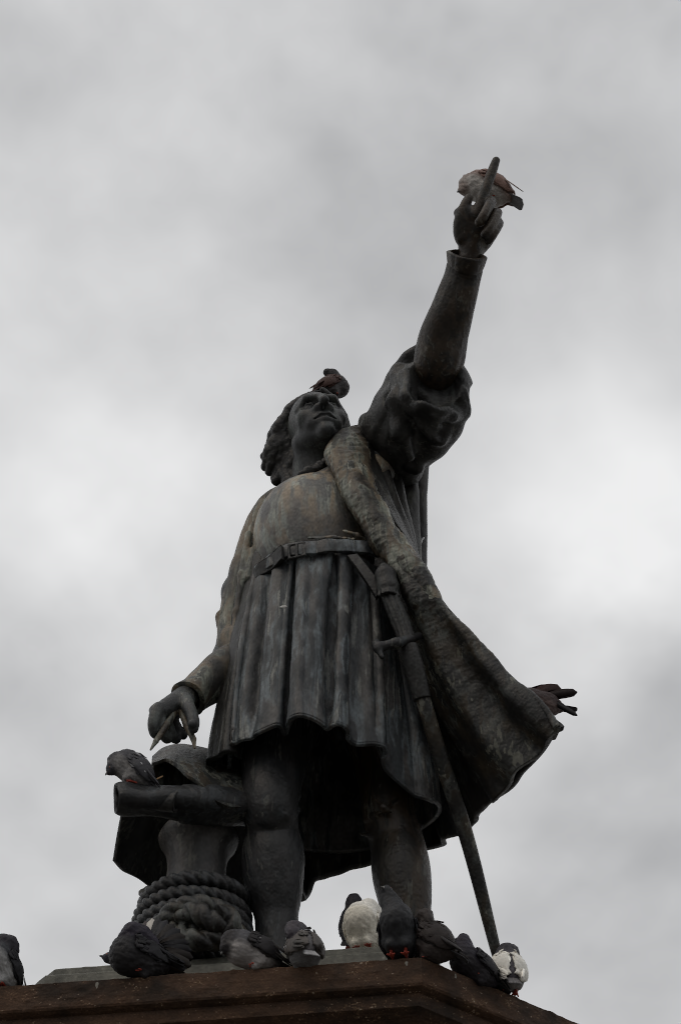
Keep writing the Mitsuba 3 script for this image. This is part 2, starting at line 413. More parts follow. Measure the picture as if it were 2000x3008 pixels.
labels['pedestal'] = {'label': 'tall brown stained stone pedestal with moulded octagonal cornice under the bronze statue', 'category': 'pedestal'}

ZP = -.2
L0 = np.array((-0.9488, -0.1892, -0.245))[:2]
Lw = 1.10
def pl(d, front=Lw, cham=.42, depth=.30):
    c = cham/math.sqrt(2)
    k = [(0, 0), (-c, c), (-c, c+depth), (0, 2*c+depth), (front, 2*c+depth), (front+c, c+depth), (front+c, c), (front, 0)]
    o = L0-fx*front
    return shapely.Polygon([o+fx*a+fy*b for a, b in k]).buffer(-d, join_style=2, mitre_limit=10)
add('plinth', worn(stack([(pl(0), ZC+.002), (pl(0), -.249), (pl(.006), -.244), (pl(.036), -.244), (pl(.036), -.206), (pl(.042), ZP)]), .025, .003, 16, 6), 'plinth_patina', 30,
    label='grey green metal plinth with stepped edge under the statue and bollard', category='plinth')

# ---------------------------------------------------------------- the statue: body
R_ = lambda ps, **k: ps
body = []
def rot(yaw, pitch, roll):
    cy, sy, cp, sp, cr, sr = math.cos(yaw), math.sin(yaw), math.cos(pitch), math.sin(pitch), math.cos(roll), math.sin(roll)
    return np.array([[cy, -sy, 0], [sy, cy, 0], [0, 0, 1]]) @ np.array([[1, 0, 0], [0, cp, -sp], [0, sp, cp]]) @ np.array([[cr, 0, sr], [0, 1, 0], [-sr, 0, cr]])

HR = rot(math.radians(7), math.radians(-2), math.radians(-8.5))     # the head looks to the right of the camera
HC = np.array([-.098, -.118, 2.434])
def H(x, y, z, r=None):
    q = HC+1.04*HR @ np.array([x, y, z])
    return tuple(q) if r is None else (*q, r)
hd = Field(.0036)
hd.ell(H(0, .035, .055), (.112, .142, .13), .01, HR)
hd.ell(H(0, -.045, -.035), (.094, .092, .135), .05, HR)
hd.seg(H(0, -.114, -.158, .018), H(-.074, .0, -.100, .036), .05).seg(H(0, -.114, -.158, .018), H(.074, .0, -.100, .036), .05)
hd.ball(H(0, -.124, -.158, .021), .03)
for s in (-1, 1):
    hd.ball(H(s*.064, -.085, -.045, .036), .04)
    hd.chain([H(s*.018, -.136, .029, .013), H(s*.054, -.126, .029, .014), H(s*.090, -.082, .002, .013)], .018)
    hd.ell(H(s*.049, -.130, -.012), (.036, .036, .021), .014, HR, True)
    hd.ball(H(s*.049, -.100, -.015, .0225), .002)
    hd.chain([H(s*.026, -.116, -.016, .005), H(s*.039, -.123, .001, .0055), H(s*.057, -.118, .001, .0055), H(s*.074, -.099, -.014, .005)], .003)
    hd.chain([H(s*.028, -.114, -.021, .004), H(s*.049, -.118, -.034, .0048), H(s*.072, -.101, -.021, .004)], .003)
    hd.ball(H(s*.021, -.150, -.052, .0165), .012)
    hd.seg(H(s*.034, -.128, -.060, .010), H(s*.052, -.104, -.100, .010), .04)
    if s > 0: hd.chain([H(s*.114, .015, .03, .012), H(s*.122, .03, .0, .013), H(s*.112, .01, -.05, .012)], .012)
hd.chain([H(0, -.128, .030, .014), H(0, -.154, -.005, .015), H(0, -.184, -.047, .020)], .018)
for s in (-1, 1): hd.ball(H(s*.012, -.168, -.068, .008), .006, True)
hd.ell(H(0, -.118, -0.1030), (.05, .035, .035), .03, HR)
hd.chain([H(-.040, -.122, -0.1020, .007), H(-.015, -.148, -0.0940, .011), H(0, -.150, -0.0960, .010), H(.015, -.148, -0.0940, .011), H(.040, -.122, -0.1020, .007)], .008)
hd.chain([H(-.034, -.124, -0.1160, .008), H(0, -.143, -0.1180, .014), H(.034, -.124, -0.1160, .008)], .010)
hd.chain([H(-.043, -.130, -0.1065, .0035), H(-.015, -.156, -0.1055, .004), H(.015, -.156, -0.1055, .004), H(.043, -.130, -0.1065, .0035)], .006, True)
hd.chain([H(0, .03, -.10, .082), (-0.0864, -0.06, 2.3651, 0.0922), (-0.1003, -0.02, 2.2719, 0.0917), (-0.0994, 0, 2.1496, 0.0994)], .05)
hd.seg(H(-.09, .02, -.08, .022), (-0.1203, -0.08, 2.1854, 0.0226), .03).seg(H(.09, .02, -.08, .022), (-0.092, -0.08, 2.1854, 0.0226), .03)
head = hd.mesh()

# torso, arms and legs under the clothes, and both hands
tr = Field(.010)
tr.ell((-0.1367, 0.02, 1.7038), (.22, .20, .22), .08).ell((-0.0984, 0.02, 2.01), (.19, .17, .17), .1)
tr.chain([(-0.0996, 0, 2.1698, 0.0996), (-0.0987, 0.02, 2.0495, 0.1551)], .06)
tr.chain([(-0.2836, 0.06, 2.0691, 0.0822), (-0.4073, 0.03, 1.6205, 0.0597), (-0.4332, -0.01, 1.2405, 0.0522), (-0.5463, -0.19, 0.9174, 0.0335)], .04)
tr.chain([(0.1134, -0.06, 2.1897, 0.0709), (0.2841, -0.24, 2.3917, 0.0568), (0.404, -0.45, 2.4626, 0.0477), (0.5181, -0.785, 2.7227, 0.039)], .04)
tr.chain([(-0.1841, 0, 1.3091, 0.1183), (-0.1905, -0.03, 0.9828, 0.1016), (-0.246, -0.1, 0.4973, 0.0696), (-0.2353, -0.02, 0.3231, 0.0784), (-0.2191, 0.02, 0.1003, 0.0513), (-.222, .035, -.10, .045)], .03)
tr.chain([(-0.0265, 0.05, 1.3521, 0.1061), (0.1042, 0.13, 1.0783, 0.0781), (0.1745, 0.12, 0.642, 0.0548), (0.2156, 0.12, 0.3612, 0.063), (0.2287, 0.11, 0.1169, 0.0542), (.232, .13, -.10, .045)], .03)
legs = legL = Field(.0075)
legs.limb([(-0.1315, 0, 1.3091, 0.1709), (-0.1905, -0.03, 0.9828, 0.1422), (-0.2472, -0.1, 0.5415, 0.1037), (-0.2449, -0.1, 0.4535, 0.0932), (-0.2405, -0.05, 0.4167, 0.0933), (-0.2353, -0.02, 0.3231, 0.1105), (-0.2283, 0, 0.2105, 0.0989), (-0.2191, 0.02, 0.1003, 0.0746), (-.222, .035, -.10, .072)], .035)
legs.chain([(-.222, .06, -.13, .068), (-.245, -.10, -.145, .055), (-.262, -.215, -.16, .042)], .04)
legs = legR = Field(.0075)
legs.limb([(-0.0531, 0.05, 1.3521, 0.1526), (0.1038, 0.11, 1.0623, 0.122), (0.1719, 0.09, 0.6659, 0.0996), (0.1777, 0.09, 0.5751, 0.095), (0.2031, 0.11, 0.4705, 0.0979), (0.2144, 0.09, 0.341, 0.1048), (0.2263, 0.1, 0.2207, 0.0929), (0.2287, 0.11, 0.1169, 0.0778), (.232, .13, -.10, .075)], .035)
legs.chain([(.232, .15, -.13, .07), (.262, -.02, -.145, .056), (.285, -.13, -.16, .042)], .04)
# folds of the hose at the knees, and creases down the shins
for q in ([(-0.3462, -0.098, 0.5105, 0.0067), (-0.2844, -0.168, 0.445, 0.0073), (-0.2018, -0.168, 0.4595, 0.0066), (-0.147, -0.098, 0.5312, 0.006)], [(-0.3402, -0.078, 0.4577, 0.006), (-0.2656, -0.148, 0.3874, 0.0059), (-0.1893, -0.148, 0.4075, 0.0066), (-0.1442, -0.078, 0.484, 0.006)],
          [(-0.3271, -0.118, 0.5357, 0.006), (-0.2959, -0.168, 0.5091, 0.0088), (-0.2683, -0.168, 0.5033, 0.0051)], [(-0.2899, -0.158, 0.5372, 0.0052), (-0.272, -0.168, 0.5091, 0.0074), (-0.2713, -0.168, 0.4857, 0.0044)],
          [(0.0735, 0.092, 0.4992, 0.0061), (0.1694, 0.032, 0.4424, 0.0082), (0.2624, 0.062, 0.4957, 0.0083), (0.2962, 0.112, 0.5534, 0.0062)], [(0.0858, 0.062, 0.5402, 0.0061), (0.1576, -0.028, 0.52, 0.0068), (0.2017, -0.008, 0.5791, 0.0061)],
          [(0.23, 0.062, 0.5194, 0.0076), (0.254, 0.062, 0.5016, 0.0083), (0.2759, 0.082, 0.5217, 0.0053)], [(0.1218, -0.028, 0.5645, 0.0061), (0.1514, -0.038, 0.5246, 0.0082), (0.182, -0.018, 0.5199, 0.0052)]):
    (legL if q[0][0] < -.03 else legR).chain(q, .018)
for q in ([(-0.232, -0.135, 0.2139, 0.0035), (-0.1914, -0.13, 0.209, 0.0046), (-0.1745, -0.12, 0.2241, 0.0035)], [(-0.237, -0.13, 0.176, 0.0035), (-0.2056, -0.125, 0.1616, 0.0046), (-0.185, -0.12, 0.1691, 0.0035)], [(-0.2184, -0.09, 0.0832, 0.0034), (-0.1894, -0.09, 0.0725, 0.0046), (-0.1703, -0.08, 0.0816, 0.0035)]):
    legL.chain(q, .012, True)
rh = Field(.0034)      # the right hand, closed round a pair of dividers
rh.limb([(-0.5313, -0.17, 0.9659, 0.0388), (-0.5658, -0.21, 0.8884, 0.0408), (-0.6185, -0.26, 0.7977, 0.0365), (-0.6417, -0.28, 0.763, 0.0291)], .02)
rh.limb([(-0.5693, -0.19, 0.8856, 0.0396), (-0.6072, -0.21, 0.8191, 0.0356), (-0.6215, -0.21, 0.7942, 0.0294)], .02)
rh.limb([(-0.6445, -0.285, 0.7745, 0.0242), (-0.657, -0.3, 0.7072, 0.0228), (-0.6556, -0.285, 0.6704, 0.0192), (-0.6468, -0.26, 0.6749, 0.0156)], .008)
rh.limb([(-0.6429, -0.25, 0.7871, 0.0231), (-0.6343, -0.275, 0.7011, 0.0217), (-0.6205, -0.255, 0.6727, 0.0192), (-0.6056, -0.22, 0.7061, 0.0157)], .008)
rh.limb([(-0.6248, -0.21, 0.8066, 0.0233), (-0.6079, -0.235, 0.7188, 0.0206), (-0.5935, -0.215, 0.7009, 0.0182), (-0.5862, -0.18, 0.7451, 0.0159)], .008)
rh.limb([(-0.6047, -0.17, 0.8386, 0.021), (-0.5838, -0.19, 0.7573, 0.0183), (-0.5705, -0.175, 0.7444, 0.0159), (-0.5679, -0.15, 0.7795, 0.0148)], .008)
rh.limb([(-0.5533, -0.25, 0.8401, 0.0294), (-0.5307, -0.3, 0.747, 0.0229), (-0.5171, -0.315, 0.6892, 0.0215), (-0.5155, -0.315, 0.6605, 0.0179)], .012)
rh.ball((-0.6627, -0.29, 0.7612, 0.0169), .01).ball((-0.5194, -0.335, 0.6643, 0.0167), .006)
lh = Field(.0034)      # the left hand, first finger pointing
lh.limb([(0.5256, -0.77, 2.7195, 0.0424), (0.5342, -0.805, 2.776, 0.045), (0.5115, -0.86, 2.8293, 0.0398), (0.522, -0.9, 2.8797, 0.0347)], .02)
lh.limb([(0.5398, -0.8, 2.7826, 0.0463), (0.5623, -0.85, 2.8312, 0.0463), (0.5698, -0.895, 2.8749, 0.0361)], .02)
lh.limb([(0.5485, -0.79, 2.7956, 0.0439), (0.5982, -0.83, 2.8232, 0.0412), (0.6155, -0.87, 2.8575, 0.0334)], .02)
lh.limb([(0.5601, -0.915, 2.8524, 0.0256), (0.594, -0.965, 2.9428, 0.0217), (0.6248, -1, 3.0293, 0.0201), (0.6434, -1.02, 3.0803, 0.0162)], .018)
lh.limb([(0.5881, -0.895, 2.8401, 0.0256), (0.6166, -0.94, 2.9021, 0.0218), (0.6002, -0.975, 2.8216, 0.0203), (0.56, -0.955, 2.7433, 0.019)], .018)
lh.limb([(0.6145, -0.87, 2.839, 0.0244), (0.6393, -0.915, 2.857, 0.0205), (0.6199, -0.945, 2.7659, 0.019), (0.5816, -0.925, 2.7018, 0.0177)], .018)
lh.limb([(0.6216, -0.85, 2.8105, 0.0218), (0.6469, -0.895, 2.817, 0.0179), (0.626, -0.915, 2.7332, 0.0165), (0.5978, -0.895, 2.6964, 0.0151)], .018)
lh.limb([(0.4979, -0.84, 2.7871, 0.0296), (0.4908, -0.89, 2.8468, 0.0257), (0.5116, -0.925, 2.8993, 0.0218), (0.5281, -0.935, 2.9372, 0.0181)], .01)
lh.seg((0.5008, -0.74, 2.6636, 0.0403), (0.5317, -0.8, 2.7598, 0.0433), .02)
lh.ball((0.4843, -0.9, 2.8821, 0.0193), .012)
parts = [bumpy(head, .0005, 60, 3), tr.mesh(), bumpy(rh.mesh(), .0010, 50, 5), bumpy(lh.mesh(), .0008, 50, 6)]
try:
    mm = [manifold3d.Manifold(manifold3d.Mesh(np.asarray(m.vertices, np.float32), np.asarray(m.faces, np.uint32))) for m in parts]
    if any(m.is_empty() for m in mm): raise ValueError('open')
    u = manifold3d.Manifold.batch_boolean(mm, manifold3d.OpType.Add).to_mesh()
    man = trimesh.Trimesh(u.vert_properties[:, :3], u.tri_verts, process=False)
except Exception as e:
    print('body union failed', e); man = join(*parts)
add('statue__body', man, 'bronze_body')
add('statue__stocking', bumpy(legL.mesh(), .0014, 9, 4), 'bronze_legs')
add('statue__stocking', bumpy(legR.mesh(), .0014, 9, 4), 'bronze_brown')  # browner leg; shade of the coat is also put into its darker bronze
labels['statue'] = {'label': 'dark patinated bronze man in a long fur edged coat, one arm raised and pointing', 'category': 'statue'}

# hair: locks that fall from the crown to the nape, curling outward at the ends
hf = Field(.0045)
hf.ell(H(.004, .05, .055), (.112, .134, .120), .02, HR)
hf.ell(H(.005, -.12, .01), (.092, .10, .118), .02, HR, True)
hf.chain([(-0.1413, -0.02, 2.7041, 0.0298), (-0.1904, 0.02, 2.6664, 0.0446), (-0.1984, 0.05, 2.5786, 0.0533), (-0.2293, 0.07, 2.475, 0.0588), (-0.2133, 0.09, 2.3815, 0.0614), (-0.1765, 0.07, 2.288, 0.0492)], .03)
hf.chain([(-0.1641, 0.06, 2.655, 0.0597), (-0.1914, 0.07, 2.4921, 0.0589), (-0.1702, 0.03, 2.2925, 0.0433)], .03)
rng = random.Random(4)
sp = rs([(-0.0886, -0.09, 2.6924), (-0.1398, -0.1, 2.6591), (-0.1879, -0.09, 2.6175), (-0.2172, -0.06, 2.5851), (-0.1936, -0.03, 2.5463), (-0.1725, -0, 2.4819), (-0.1544, 0.02, 2.418)], 20)
ep = rs([(-0.226, 0.04, 2.6376), (-0.2658, 0.05, 2.5461), (-0.2994, 0.05, 2.4752), (-0.2985, 0.06, 2.4283), (-0.3095, 0.06, 2.3505), (-0.2548, 0.07, 2.2942), (-0.2073, 0.07, 2.2325), (-0.1631, 0.03, 2.2002), (-0.1254, -0.02, 2.2063), (-0.1313, -0.04, 2.241)], 20)
for k in range(20):
    a, b = sp[k], ep[k]; t = np.linspace(0, 1, 9)[:, None]
    bow = np.array([-.016*(1-k/19), -.030, .006*(1-k/19)])
    c = a*(1-t)+b*t+np.sin(np.pi*t)*bow
    w = np.sin(t*(9+3*rng.random())+k*1.7)*.010*np.clip(t*2, 0, 1)
    c = c+w*np.array([.9, .25, .5])
    c[-2:] += np.array([[-.006, -.004, -.002], [-.018, -.010, .006]])*(1.3*rng.random() if 4 < k < 15 else .1)
    r = np.array([.010, .014, .018, .020, .020, .021, .022, .021, .016])*(.8+.5*rng.random())
    r = r*(.6+.4*min(k/4, 1))
    hf.chain([(*c[q], r[q]) for q in range(9)], .006)
for c_ in ((-0.2866, 0.05, 2.5526, 0.0192), (-0.3071, 0.05, 2.488, 0.022), (-0.2971, 0.05, 2.4411, 0.0146), (-0.3104, 0.06, 2.384, 0.0189), (-0.3049, 0.06, 2.3379, 0.0131), (-0.2639, 0.07, 2.3149, 0.0203), (-0.2313, 0.07, 2.2818, 0.0159), (-0.202, 0.07, 2.2571, 0.0188), (-0.2636, 0.02, 2.4818, 0.022), (-0.2612, 0.02, 2.3759, 0.0232), (-0.2336, 0.03, 2.2925, 0.0216)):
    hf.ball(c_, .008)
for k in range(8):
    x = -.10+.2*k/7
    hf.chain([H(x*.5, .08, .17, .02), H(x, .165, .06, .03), H(x*1.1, .18, -.06, .036), H(x*1.15, .165, -.16, .034), H(x*1.2, .175+.01*math.sin(k*2), -.235, .02)], .016)
for k in range(6):
    y = -.04+.03*k
    hf.chain([H(.04, y-.01, .172-.01*k, .012), H(.088, y, .12, .016), H(.112, y+.02+.006*math.sin(k*3), .04, .016), H(.118+.006*math.sin(k*2), y+.03, -.04, .017), H(.116, y+.05, -.11, .016), H(.122, y+.05, -.16, .009)], .008)
add('statue__hair', bumpy(hf.mesh(), .006, 26, 8, 3, (1, 1, .45)), 'bronze_hair')

# bodice, with a ruffled neckline
bo = Field(.0075)
bo.ell((-0.1021, -0.03, 1.7131), (.228, .245, .21), .03).ell((-0.1127, -0.045, 1.827), (.236, .25, .21), .08).ell((-0.1001, -0.035, 1.9444), (.215, .215, .185), .1)
bo.chain([(-0.2818, 0.05, 2.0099, 0.0592), (-0.1055, -0.01, 2.0476, 0.1041), (0.0141, -0.06, 2.109, 0.1042), (0.1345, -0.08, 2.1895, 0.0906)], .07)
bo.ell((0.0139, -0.06, 1.9608), (.16, .16, .18), .08)
for q in ([(0.0132, -0.3, 1.6409, 0.0066), (0.066, -0.28, 1.6382, 0.0079), (0.1125, -0.25, 1.6341, 0.0066)], [(-0.1243, -0.32, 1.5814, 0.0052), (-0.0261, -0.33, 1.579, 0.0065), (0.0525, -0.3, 1.597, 0.0053)]):
    bo.chain(q, .012)
bo.chain([(-0.1366, 0, 2.2926, 0.1007), (-0.0869, -0.03, 2.4075, 0.0956)], .02, True)
add('statue__bodice', bumpy(bo.mesh(), .004, 7, 12, 4), 'bronze_chest')
nk = []
line = rs([(-0.2571, -0.03, 2.1193), (-0.2305, -0.07, 2.1029), (-0.1988, -0.11, 2.0983), (-0.1648, -0.14, 2.1036), (-0.1285, -0.155, 2.1202), (-0.0895, -0.165, 2.138), (-0.049, -0.17, 2.1651), (0, -0.16, 2.2121)], 140)
for k, q in enumerate(line):
    nk.append((q[0]+.004*math.sin(k*1.1), q[1]-.006*math.cos(k*.9), q[2]+.010*math.sin(k*.74)+.004*math.sin(k*1.9), .0125+.004*math.sin(k*.74)))
rf = Field(.0045); rf.chain(nk, .004)
add('statue__collar_ruffle', rf.mesh(), 'bronze_dark')

# skirt of the tunic: pleats that start under the belt and end in a waved hem
hem = [(-0.3886, -0.209, 0.66), (-0.3756, -0.2324, 0.66), (-0.3508, -0.2519, 0.66), (-0.3144, -0.2635, 0.66), (-0.2969, -0.2848, 0.66), (-0.2639, -0.3098, 0.66), (-0.2263, -0.3347, 0.66), (-0.2052, -0.3175, 0.66), (-0.1939, -0.2867, 0.66), (-0.1807, -0.3519, 0.66), (-0.1611, -0.3822, 0.66), (-0.135, -0.3897, 0.66),
       (-0.0937, -0.3689, 0.66), (-0.0596, -0.3328, 0.66), (-0.0454, -0.3137, 0.66), (-0.025, -0.3366, 0.66), (0.0048, -0.3366, 0.66), (0.0263, -0.3021, 0.66), (0.024, -0.2674, 0.66), (0.0506, -0.2285, 0.66), (0.0988, -0.2285, 0.66), (0.1373, -0.2246, 0.66), (0.1591, -0.2082, 0.65), (0.1523, -0.1654, 0.63),
       (0.179, -0.1295, 0.6), (0.2311, -0.0936, 0.57), (0.2687, -0.0723, 0.55), (0.3097, -0.0657, 0.54), (.36, .10, .60), (.25, .34, .66), (.08, .43, .66), (-.12, .43, .66), (-.30, .33, .66), (-.40, .17, .66), (-.41, .02, .66)]
belt_px = [(-0.3306, -0.1901, 1.52), (-0.3196, -0.2055, 1.52), (-0.2992, -0.2286, 1.52), (-0.2724, -0.2516, 1.52), (-0.2536, -0.2669, 1.52), (-0.2246, -0.2803, 1.52), (-0.1957, -0.2898, 1.52), (-0.18, -0.2936, 1.52), (-0.1722, -0.2898, 1.52), (-0.1616, -0.2992, 1.52), (-0.1433, -0.3049, 1.52), (-0.1198, -0.3106, 1.52),
           (-0.0716, -0.3163, 1.52), (-0.0325, -0.3144, 1.52), (-0.0195, -0.3087, 1.52), (0, -0.3125, 1.52), (0.026, -0.3068, 1.52), (0.0522, -0.2936, 1.52), (0.0653, -0.2822, 1.52), (0.081, -0.2745, 1.52), (0.1047, -0.2555, 1.52), (0.1246, -0.2325, 1.52), (0.138, -0.2132, 1.52), (0.1477, -0.1784, 1.52),
           (0.156, -0.1493, 1.52), (0.1646, -0.1101, 1.52), (0.1679, -0.0706, 1.52), (0.1712, -0.0309, 1.52), (.16, .10, 1.52), (.12, .17, 1.52), (.02, .22, 1.52), (-.12, .22, 1.52), (-.22, .15, 1.52), (-.29, .06, 1.52), (-.315, -.08, 1.52)]
hem, bl = np.array(hem), np.array(belt_px)
n = len(hem); rows = []
for t in (0, .06, .16, .3, .5, .75, 1):
    f = 1-(1-t)**1.75
    rows.append(bl*(1-f)+hem*f)
    rows[-1][:, 2] = bl[:, 2]*(1-t)+hem[:, 2]*t
val = [(3.2, .75, .034), (8, .62, .052), (14, .8, .056), (18, .7, .038), (20.6, .4, .016), (5.9, .45, .013), (11.3, .5, .014), (23.4, .8, .04)]
def pleats(U, V):
    i = V*n; d = 0*U
    for c, w, a in val:
        i0 = c+(.5-U)*.35*math.sin(c*3)
        d = d-a*np.exp(-((i-i0)/w)**2)*np.clip(.25+1.6*U, 0, 1)*np.clip(2.2-1.4*U, 0, 1)
    d = d+.010*(meshkit.fbm(np.stack([V*22, U*1.6, 0*U], -1), 2, 77)-.5)*np.sin(np.pi*np.clip(U*.6+.2, 0, 1))
    return d*np.clip((1-U)/.10, 0, 1)
add('statue__skirt', loft(rows, 150, 700, .014, pleats, True, (.004, 9, 3)), 'bronze_skirt')
add('statue__skirt_edge', rope(np.vstack([CubicSpline(np.arange(n+1), np.vstack([hem, hem[:1]]), bc_type='periodic')(np.linspace(0, 27.3, 500))]), .0085, 90), 'bronze_skirt')

# belt with its buckle and tail
tp = rs([(-0.3297, -0.155, 1.5815), (-0.2963, -0.225, 1.5522), (-0.262, -0.27, 1.5423), (-0.2075, -0.315, 1.55), (-0.1367, -0.335, 1.5453), (-0.0521, -0.34, 1.5495), (0.0601, -0.32, 1.5669), (0.1734, -0.24, 1.6217)], 10)
bt = rs([(-0.3208, -0.165, 1.5181), (-0.2946, -0.225, 1.4912), (-0.2604, -0.27, 1.4778), (-0.2062, -0.315, 1.4819), (-0.1358, -0.335, 1.4772), (-0.0518, -0.34, 1.4867), (0.0598, -0.32, 1.5057), (0.1723, -0.24, 1.5526)], 10)
md = (tp+bt)/2-np.array([0, .006, 0])
add('statue__belt', loft([tp, md, bt], 16, 160, .016, lambda U, V: .003*np.sin(40*V)*np.sin(9*V), False, (.006, 14, 2)), 'bronze_skirt')
bk = Field(.0045)
q = [(-0.1976, -0.335, 1.5291, 0.0058), (-0.139, -0.345, 1.5339, 0.0058), (-0.1354, -0.35, 1.4648, 0.0058), (-0.1935, -0.34, 1.4548, 0.0058)]
bk.chain(q+q[:1], .004).seg((-0.1675, -0.345, 1.5267, 0.0052), (-0.1649, -0.35, 1.4542, 0.0052), .004)
add('statue__belt__buckle', bk.mesh(), 'bronze_dark')
tl = loft([rs([(-0.3257, -0.2, 1.5), (-0.3014, -0.25, 1.5251), (-0.2611, -0.29, 1.527), (-0.2187, -0.325, 1.5332)], 6), rs([(-0.3222, -0.2, 1.4715), (-0.2801, -0.25, 1.4644), (-0.2439, -0.29, 1.4627), (-0.212, -0.325, 1.4618)], 6)], 10, 60, .016, lambda U, V: .006*np.sin(7*V+1))
add('statue__belt__belt_tail', tl, 'bronze_dark')
fr = loft([rs([(0.0233, -0.325, 1.4796), (0.0769, -0.33, 1.3797), (0.1333, -0.32, 1.2679)], 6), rs([(0.0648, -0.325, 1.4867), (0.1155, -0.335, 1.3925), (0.163, -0.33, 1.3138)], 6)], 12, 60, .022)
add('statue__belt__sword_strap', fr, 'bronze_dark')

# coat: one sheet from the front edge on the right, round the back, to the front edge on the left
C = [[(0.1056, -0.2, 2.2477), (0.1617, -0.27, 1.8389), (0.2548, -0.31, 1.5584), (0.3873, -0.35, 1.207), (0.5774, -0.38, 0.8823), (0.7594, -0.4, 0.6039)],
     [(0.1423, -0.13, 2.3014), (0.2055, -0.18, 1.9291), (0.2663, -0.22, 1.6629), (0.3656, -0.2, 1.2554), (0.5196, -0.2, 0.8934), (0.6765, -0.22, 0.5796)],
     [(0.1874, -0.05, 2.3652), (0.2376, -0.07, 2.0392), (0.2795, -0.08, 1.7783), (0.322, -0.04, 1.3439), (0.4307, 0, 0.926), (0.5538, -0.02, 0.5734)],
     [(0.3148, 0.06, 2.4389), (0.3081, 0.08, 2.1692), (0.3104, 0.1, 1.8731), (0.3042, 0.14, 1.4649), (0.3762, 0.18, 0.9862), (0.4923, 0.16, 0.6025)],
     [(0.3699, 0.14, 2.48), (0.3481, 0.17, 2.2181), (0.3412, 0.22, 1.9373), (0.3165, 0.26, 1.5324), (0.3289, 0.3, 1.0132), (0.4164, 0.28, 0.6039)],
     [(0.2426, 0.25, 2.6602), (0.2244, 0.33, 2.4187), (0.2201, 0.38, 2.137), (0.2262, 0.42, 1.6698), (0.2425, 0.44, 1.1202), (0.2828, 0.42, 0.6522)],
     [(0, 0.3, 2.7129), (0, 0.38, 2.4262), (0, 0.4, 2.1357), (0.0284, 0.45, 1.6956), (0.0676, 0.49, 1.1078), (0.0976, 0.46, 0.6029)],
     [(-0.2114, 0.3, 2.5595), (-0.2232, 0.35, 2.3336), (-0.2331, 0.38, 2.0569), (-0.2124, 0.43, 1.6784), (-0.1619, 0.48, 1.1003), (-0.0895, 0.47, 0.5399)],
     [(-0.2973, 0.25, 2.4229), (-0.3229, 0.3, 2.2229), (-0.3456, 0.33, 1.9712), (-0.3224, 0.37, 1.6269), (-0.2819, 0.4, 1.1232), (-0.1769, 0.44, 0.4574)],
     [(-0.3337, 0.15, 2.2391), (-0.3797, 0.2, 2.0461), (-0.4021, 0.22, 1.8505), (-0.4236, 0.23, 1.4887), (-0.4226, 0.22, 1.1334), (-0.3753, 0.15, 0.6485)],
     [(-0.3278, 0.02, 2.0694), (-0.3846, 0.02, 1.8357), (-0.4144, 0.02, 1.639), (-0.438, -0.02, 1.2405), (-0.4623, -0.06, 0.9586), (-0.4813, -0.09, 0.6569)],
     [(-0.2935, -0.04, 2.0099), (-0.3358, -0.1, 1.7217), (-0.3598, -0.12, 1.493), (-0.392, -0.18, 1.1546), (-0.4175, -0.2, 0.8775), (-0.4326, -0.21, 0.62)],
     [(-0.2577, -0.05, 1.9804), (-0.2898, -0.12, 1.6935), (-0.3197, -0.15, 1.4657), (-0.3531, -0.19, 1.146), (-0.3712, -0.2, 0.8934), (-0.3736, -0.2, 0.6382)]]
C = np.array([rs(c, 14) for c in C])
rowsC = np.transpose(C, (1, 0, 2))
def coat_folds(U, V):
    w = (meshkit.fbm(np.stack([V*24, U*1.1+2, 0*U], -1), 2, 19)-.5)*.075+np.sin(V*70+1.5*np.sin(V*31)+2*U)*.007
    w = w*np.clip(U*1.5, .25, 1)*np.where(V > .78, .35, 1)
    edge = np.clip(V/.05, 0, 1)*np.clip((1-V)/.03, 0, 1)
    lap = .03*np.exp(-(((V-.12)-.10*(U-.75))/.03)**2)*np.clip((U-.35)*3, 0, 1)
    up = .030*np.sin(V*105+2.2*np.sin(U*2+1))*np.exp(-((V-.2)/.10)**4)*np.clip(1.1-U*1.2, 0, 1)*edge
    return w*edge*(1-.75*np.exp(-((V-.09)/.1)**2))+lap+up
add('statue__coat', loft(rowsC, 170, 620, .018, coat_folds, False, (.008, 5, 7)), 'bronze_dark')

# fur facing that runs from the collar down the open front edge of the coat
Lf = [(-0.031, -0.19, 2.2542), (-0.0527, -0.25, 2.1297), (-0.0177, -0.29, 1.9926), (0.0255, -0.32, 1.8363), (0.0792, -0.34, 1.6959), (0.1291, -0.345, 1.5736), (0.1553, -0.35, 1.4987), (0.1833, -0.355, 1.4054), (0.2166, -0.34, 1.327), (0.254, -0.31, 1.2633), (0.2721, -0.25, 1.1693), (0.3082, -0.19, 1.0467), (0.386, -0.13, 0.8864), (0.4711, -0.1, 0.6843), (0.5501, -0.08, 0.5266)]
Rf = [(0.0833, -0.13, 2.4018), (0.1152, -0.18, 2.2074), (0.1349, -0.25, 1.9438), (0.1837, -0.28, 1.7966), (0.2121, -0.3, 1.6963), (0.2424, -0.315, 1.5899), (0.2747, -0.33, 1.4891), (0.3209, -0.345, 1.3693), (0.3775, -0.36, 1.2217), (0.4293, -0.37, 1.1223), (0.5048, -0.38, 1.0038), (0.5787, -0.39, 0.8739), (0.6514, -0.4, 0.7613), (0.7167, -0.41, 0.6709), (0.7595, -0.42, 0.5971)]
Lf, Rf = np.array(Lf), np.array(Rf)
kk = np.interp(np.arange(15), [0, 7, 10, 14], [1, 1, .9, .7])[:, None]
Mf = (Lf+Rf)/2+kk*np.array([0, -.045, -.010]); M1 = Lf*.8+Rf*.2+kk*np.array([0, -.034, -.006]); M2 = Lf*.2+Rf*.8+kk*np.array([0, -.036, -.01])
